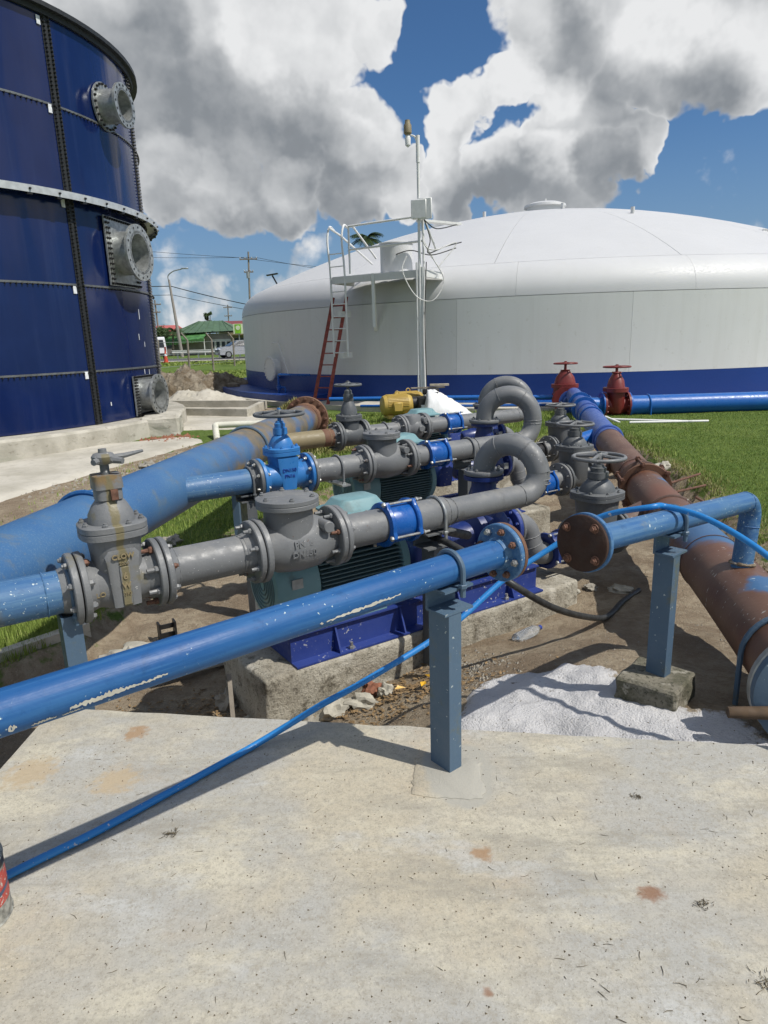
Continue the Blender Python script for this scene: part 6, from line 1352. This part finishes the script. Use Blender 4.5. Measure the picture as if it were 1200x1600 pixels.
def palm(label, loc, H, L, n, seed, lean=(0, 0)):
    rnd = random.Random(seed); t = thing('palm_tree', label, 'tree', loc); top = Vector((lean[0], lean[1], H)); MB().tube([(0, 0, 0), (lean[0]*.3, lean[1]*.3, H*.5), top], [.16, .12, .10], 10).build('trunk', 'bark', t)
    for k in range(n):
        a = 2*math.pi*k/n*1.618*1.3; el = R_(rnd.uniform(5, 75)); V = []; F = []; d = Vector((math.cos(a), math.sin(a), 0)); m_ = 14; pts = []
        for i in range(m_+1): u = i/m_; pts.append(top+d*L*u*math.cos(el*(1-u*.5))+Vector((0, 0, L*u*math.sin(el)-L*.75*u*u)))
        for i in range(1, m_):
            p = pts[i]; tg = (pts[i+1]-pts[i-1]).normalized(); sd = tg.cross(Vector((0, 0, 1))).normalized(); ln = L*.30*math.sin(math.pi*(.15+.8*i/m_))
            for s in (-1, 1):
                j = len(V); e_ = p+sd*s*ln*.85+tg*ln*.5+Vector((0, 0, -ln*.35)); V += [p-tg*.05, p+tg*.06, e_]; F.append((j, j+1, j+2))
        b = MB(); b.tube(pts, [.03*(1-.8*i/m_) for i in range(m_+1)], 5); b.add(V, F); b.build('frond', 'palm_leaf', t, smooth=0)
    return t
palm('palm crown rising behind the roof of the white tank', (-.75, 60, -.1), 9.9, 1.75, 34, 4)
palm('small palm by the street lamp, leaning right', (-25.6, 86, .45), 2.9, 1.7, 18, 8, (.3, 0))
tree('dark bushy tree beside the pink-roofed house', (-27.3, 88, .45), 3.6, 1.6, 1400, 3)
tree('thin dark treetop behind the green roof', (-24.2, 100, .45), 5.4, .6, 500, 5, cz=.85)
for k, (x, y, lb) in enumerate(((-33.5, 128, 'far tree on the horizon beside the navy tank'), (-29., 131, 'far tree on the horizon behind the street lamp'), (-24., 133, 'far tree on the horizon behind the green house'))):
    tree(lb, (x, y, .4), 3.6, 3.0, 800, 20+k, cz=.5, leaf=.3)

# ------------------------------------------------------------------ hoses and loose things near the pumps
def hose(name, label, pts, r, mat, n=10, cat='hose'): return tag(MB().tube(smooth_path(pts, n), r, 12).build(name, mat), label, cat)
hp = [K3(x, y, z) for x, y, z in ((-1.75, 1.42, .018), (-1.27, 1.88, .018), (-1.07, 2.06, .018), (-.82, 2.32, .018), (-.585, 2.565, .022))]
hp += [(-.305*.80, 2.629*.80, .470), (-.136*.82, 2.668*.82, .50), (.154*.84, 2.772*.84, .575), (.334*.85, 2.83*.85, .65), (.551*.86, 2.921*.86, .768), (.797*.86, 2.985*.86, .885), (1.0*.84, 3.02*.84, 1.00), (1.00, 2.45, 1.058), (1.075, 2.473, 1.052), (1.18, 2.36, 1.03), (1.27, 2.16, .97), (1.36, 2.0, .86), (1.5, 1.75, .6)]
hose('water_hose', 'bright blue hose from the slab up over the blind-flanged pipe', hp, .0115, 'hose_blue')
hose('black_hose', 'black rubber hose drooping from the pump base to the bare earth', [(.10, 3.70, .62), (.22, 3.52, .66), (.33, 3.32, .67), (.46, 3.18, .62), (.63, 3.06, .52), (.86, 3.24, .33), (1.12, 3.52, .15), (1.36, 3.86, gz(1.36, 3.86)[0]+.02), (1.55, 4.12, gz(1.55, 4.12)[0]+.018), (1.74, 4.34, gz(1.74, 4.34)[0]+.02)], .018, 'rubber_black')
cd = tag(MB().tube([P(2.16, 2.80, .70), P(2.36, 2.86, .62), P(2.52, 2.92, .56)], .026, 12).build('conduit_elbow', 'conduit'), 'dirty grey conduit elbow beside the nearest grey support post', 'conduit')
# paint can at the left edge
pc = thing('paint_can', 'old paint can with scuffed red label at the left edge', 'can', tuple(K3(-1.30, 1.715)), R_(-38)); pc.scale = (KS, KS, KS)
cr, chh = .098, .205
MB().lathe([(0, cr-.004), (.004, cr), (chh, cr), (chh+.006, cr+.003), (chh+.010, cr-.002), (chh+.004, cr-.012), (chh-.02, cr-.014)], (0, 0, 0), (0, 0, 1), 48).build('body', 'can_metal', pc)
MB().lathe([(.060, cr+.0008), (.165, cr+.0008)], (0, 0, 0), (0, 0, 1), 48, cap=False).build('label_wrap', 'can_label', pc)
MB().torus((0, 0, .003), (0, 0, 1), cr, .004, 48, 6).torus((0, 0, chh), (0, 0, 1), cr, .004, 48, 6).build('rim', 'can_metal', pc)
MB().lathe([(chh-.018, cr-.014), (chh-.02, .01)], (0, 0, 0), (0, 0, 1), 40).lathe([(chh-.03, cr+.0016), (chh-.002, cr+.0016)], (0, 0, 0), (0, 0, 1), 48, cap=False).build('paint_residue', 'can_black', pc)
b = MB(); rs0 = []; rs1 = []
for k in range(25):
    a = R_(-70+k*6); z = .075+.0016*k-.01; rs0.append(((cr+.0016)*math.cos(a), (cr+.0016)*math.sin(a), z)); rs1.append(((cr+.0016)*math.cos(a), (cr+.0016)*math.sin(a), z+.014))
b.add(rs0+rs1, [(i, i+1, 25+i+1, 25+i) for i in range(24)]); b.build('band', 'can_band', pc)
me = text_mesh('IN', .026, .0006, .0008)
for v in me.vertices:
    a = R_(10)+(v.co.x+.25*v.co.y)/cr; z = .128+v.co.y; v.co = Vector(((cr+.0015+v.co.z)*math.cos(a), (cr+.0015+v.co.z)*math.sin(a), z))
me.materials.append(M['can_cream']); obj('lettering', me, pc)
# plastic bottle
bt = thing('plastic_bottle', 'clear ribbed plastic bottle lying on the earth by the plinth', 'bottle', (.82, 3.66, gz(.82, 3.66)[0]+.028), 0, rot=(0, R_(88), R_(38)))
pr = [(0, .012), (.004, .030), (.02, .033)]
for k in range(9): pr += [(.03+k*.014, .0335), (.037+k*.014, .0310)]
pr += [(.165, .033), (.185, .026), (.200, .014), (.212, .013)]
MB().lathe(pr, (0, 0, -.1), (0, 0, 1), 22).build('body', 'clear_plastic', bt); MB().lathe([(.112, .0145), (.128, .0145)], (0, 0, 0), (0, 0, 1), 16).build('cap', 'cap_blue', bt)
# rotten timber at the right edge, small channel piece, wooden stake
tm = MB(); tm.tube([K3(1.50, 2.66, .05), K3(1.75, 2.62, .06), K3(2.05, 2.56, .07)], [.020, .026, .024], 10); tag(tm.build('timber_stub', 'wood_rot'), 'rotten brown timber stub poking in at the right edge', 'timber')
ch = thing('channel_stub', 'short black slotted channel standing in the ground by the nearest gate valve', 'channel', (-1.45, 4.10, -.2), R_(30))
for d in (-1, 1): MB().box((d*.05, 0, .075), (.012, .07, .15)).build('side', 'black_iron', ch)
for z in (.05, .11): MB().box((0, .02, z), (.09, .012, .03)).build('web', 'black_iron', ch)
tag(MB().bar(Vector((-.78, 2.98, -.20)), Vector((-.82, 3.14, .06)), .022, .014).build('wooden_stake', 'wood_grey'), 'thin grey wooden stake behind the slab edge under the blue pipe', 'stake')
tag(MB().box((-1.02, 3.66, -.10), (.75, .055, .10), R_(30), .006).build('kerb_strip', 'pale_concrete'), 'pale concrete strip lying beside the nearest plinth', 'kerb')
o = MB().bar(Vector((-2.9, 2.9, -.07)), Vector((-1.93, 4.02, -.07)), .07, .14).build('kerb_strip', 'foundation_concrete'); tag(o, 'low concrete kerb along the grass under the big header', 'kerb')
for k, (c, r, mt, lb) in enumerate((((-1.58, 3.90, -.13), (.15, .12, .05), 'stone_pale', 'large flat pale stone below the nearest gate valve'), ((-1.72, 3.80, -.14), (.08, .07, .05), 'stone', 'smaller grey stone leaning on the large flat one'), ((-.02, 3.16, -.12), (.045, .04, .045), 'stone_pale', 'squarish pale stone beside the blue hose'), ((-.09, 3.23, -.10), (.055, .05, .04), 'brick_red', 'lump of red brick beside the squarish pale stone'),
    ((-.28, 3.08, -.13), (.09, .06, .05), 'stone_pale', 'pale rubble lump at the plinth foot, left of the brick'), ((-.42, 3.02, -.14), (.07, .06, .04), 'stone', 'brownish rubble lump at the plinth corner'), ((-.13, 3.10, -.13), (.10, .05, .04), 'stone_pale', 'flat pale rubble piece under the hose'), ((-.88, 3.28, -.13), (.06, .06, .06), 'stone', 'grey stone in the shade left of the plinth'), ((-.70, 3.12, -.15), (.05, .05, .03), 'stone_pale', 'small pale stone by the wooden stake'),
    ((1.62, 4.35, -.08), (.09, .06, .03), 'stone_pale', 'flat pale stone near the end of the black hose'), ((1.43, 4.42, -.08), (.05, .04, .02), 'stone', 'small grey stone near the black hose'), ((1.30, 4.36, -.09), (.05, .04, .02), 'stone_pale', 'small pale chip right of the plinth end'), ((3.30, 8.75, -.02), (.16, .12, .07), 'stone_pale', 'whitish stone at the head of the trench'), ((3.62, 8.55, -.02), (.14, .10, .08), 'stone_pale', 'second whitish stone at the trench, on its right'), ((-3.5, 9.9, -.03), (.12, .10, .07), 'stone', 'grey stone on the strip beside the concrete path'), ((-3.9, 9.2, -.03), (.10, .07, .05), 'tag_white', 'white scrap beside the concrete path'), ((-1.95, 5.9, -.1), (.09, .09, .06), 'stone', 'small grey stone in the grass under the header'))):
    if k not in (12, 13, 14, 15): c = (c[0], c[1], gz(c[0], c[1])[0]+r[2]*.35)
    stone('stone', lb, c, r, mt, k*1.7, rough=.7, rz=k)
# crumbled concrete behind the post, leaf litter, twigs
def litter(name, label, n, pick, size, mat, flat=.4, cat='rubble'):
    V = []; F = []
    for _ in range(n):
        x, y, z = pick(); s = size*random.uniform(.35, 1.3); i = len(V); q = [Vector((random.gauss(0, 1), random.gauss(0, 1), random.gauss(0, .7))).normalized()*s for _ in range(4)]
        for d in ((1, 0, -flat*.5), (-.5, .87, -flat*.5), (-.5, -.87, -flat*.5), (.1*random.random(), .1, flat*1.6)): v = Vector(d)*s; V.append((x+v.x*random.uniform(.6, 1.3), y+v.y*random.uniform(.6, 1.3), z+v.z))
        F += [(i, i+2, i+1), (i, i+1, i+3), (i+1, i+2, i+3), (i+2, i, i+3)]
    me = bpy.data.meshes.new(name); me.from_pydata(V, [], F); me.materials.append(M[mat]); o = obj(name, me); tag(o, label, cat); o['kind'] = 'stuff'; return o
def near(cx, cy, sx, sy, dz=.0):
    def f():
        x, y = random.gauss(cx, sx), random.gauss(cy, sy); return x, y, gz(x, y)[0]+dz
    return f
litter('crumbled_concrete', 'crumbled pale concrete in front of the plinth right of the post', 420, near(.42, 3.18, .10, .14), .011, 'stone')
litter('gravel', 'scattered gravel and grit on the bare earth', 1800, lambda: (lambda x, y: (x, y, gz(x, y)[0]))(random.uniform(-1.5, 2.4), random.uniform(2.5, 6.5)), .006, 'stone', cat='gravel')
litter('rubble_strip', 'broken stones and grit beside the concrete path', 260, lambda: (lambda u: (-4.35+u*1.6+random.gauss(0, .22), 8.0+u*4.3+random.gauss(0, .2), -.05))(random.random()), .035, 'stone')
litter('rubble_strip', 'pinkish brick rubble at the foot of the foundation block', 90, lambda: (-4.1+random.gauss(0, .18), 13.0+random.gauss(0, .25), -.03), .06, 'brick_red')
litter('clods', 'clods of dug earth along the trench beside the brown header', 500, lambda: (lambda y: (HX(y)+random.uniform(.3, .75), y, gz(HX(y)+.5, y)[0]+.02))(random.uniform(4.2, 9.)), .035, 'earth')
def leafs(name, label, n, pick, size, mat):
    V = []; F = []
    for _ in range(n):
        x, y, z = pick(); a = random.uniform(0, 6.28); s = size*random.uniform(.5, 1.2); t_ = random.uniform(-.4, .4); c_, s_ = math.cos(a), math.sin(a); i = len(V)
        for u, v, h in ((-1, 0, 0), (0, .45, t_*.5), (1, 0, t_), (0, -.45, -.1)): V.append((x+s*(u*c_-v*s_), y+s*(u*s_+v*c_), z+.008+s*max(-.1, h)))
        F.append((i, i+1, i+2, i+3))
    me = bpy.data.meshes.new(name); me.from_pydata(V, [], F); me.materials.append(M[mat]); o = obj(name, me); tag(o, label, 'leaves'); o['kind'] = 'stuff'; return o
leafs('leaf_litter', 'brown leaf litter between the plinth and the slab', 750, near(.05, 3.10, .22, .14), .016, 'leaf_dry')
leafs('leaf_litter', 'dry brown litter in the shade under the foreground pipe', 420, near(-.95, 3.20, .28, .16), .015, 'leaf_dry')
for k, (x, y, s, rz) in enumerate(((.055, 3.12, .032, .4), (.17, 3.04, .034, 1.2), (.20, 3.15, .028, 2.2))):
    b = MB(); b.add([(-s, 0, .004), (-s*.3, s*.5, .014), (s, 0, .006), (-.3*s, -s*.5, .018)], [(0, 1, 2, 3)]); o = b.build('fallen_leaf', 'leaf_yellow', smooth=0); o.location = (x, y, gz(x, y)[0]+.018); o.rotation_euler = (.2, .1, rz); tag(o, ['bright yellow fallen leaf next to the red brick', 'yellow fallen leaf nearest the slab edge', 'small yellow fallen leaf close to the post'][k], 'leaf')
def twigs(name, label, n, pick, l0, l1, r, mat):
    b = MB()
    for _ in range(n):
        x, y, z = pick(); a = random.uniform(0, 6.28); l = random.uniform(l0, l1); bend_ = random.uniform(-.5, .5); p = Vector((x, y, z+r)); q = p+Vector((math.cos(a), math.sin(a), 0))*l*.5; e_ = q+Vector((math.cos(a+bend_), math.sin(a+bend_), random.uniform(0, .15)))*l*.5
        b.tube([p, q, e_], [r, r*.8, r*.4], 4)
    o = b.build(name, mat, smooth=0); tag(o, label, 'debris'); o['kind'] = 'stuff'; return o
twigs('grass_clippings', 'dry grass clippings and tiny twigs scattered over the slab', 150, lambda: K3(random.uniform(-1.5, 1.5), random.uniform(.95, 2.6), .0006), .006, .026, .0007, 'twig')
twigs('grass_clippings', 'denser clippings at the lower right of the slab', 60, lambda: K3(random.gauss(.72, .22), random.gauss(1.25, .16), .0006), .008, .028, .0009, 'twig')
litter('grit', 'dark grit specks scattered over the slab', 1300, lambda: K3(random.uniform(-1.6, 1.7), random.uniform(.95, 2.75), .001), .0028, 'twig', cat='grit')
for k, (x, y, s) in enumerate(((-.78, 1.30, .022), (-.80, 2.06, .02), (.98, 1.42, .02), (1.02, 1.20, .022), (.92, 2.18, .012), (.94, 1.68, .014))):
    twigs('debris_clump', ['dark clump of dead grass near the lower left corner of the slab', 'dark clump of dead grass in the pipe shadow on the slab', 'small dark clump of dead grass right of the rust stain', 'clump of dead grass near the lower right corner', 'tiny dark clump at the upper right of the slab', 'tiny dark clump above the rust stain'][k], 34, (lambda x=x, y=y, s=s: K3(random.gauss(x, s*.9), random.gauss(y, s*.6), random.uniform(.0, .006))), s*.3, s*.8, .0010, 'twig')
def pick_tuft():
    x = random.gauss(-2.1, .3); y = random.gauss(3.9, .35); return (x, y, gz(x, y)[0], 1.) if sdist(PIT, x, y) > .03 else None
blades('verge_grass', 6000, pick_tuft, .04, .10, 'grass', 'grass tuft below the left blue branch pipe', .003)
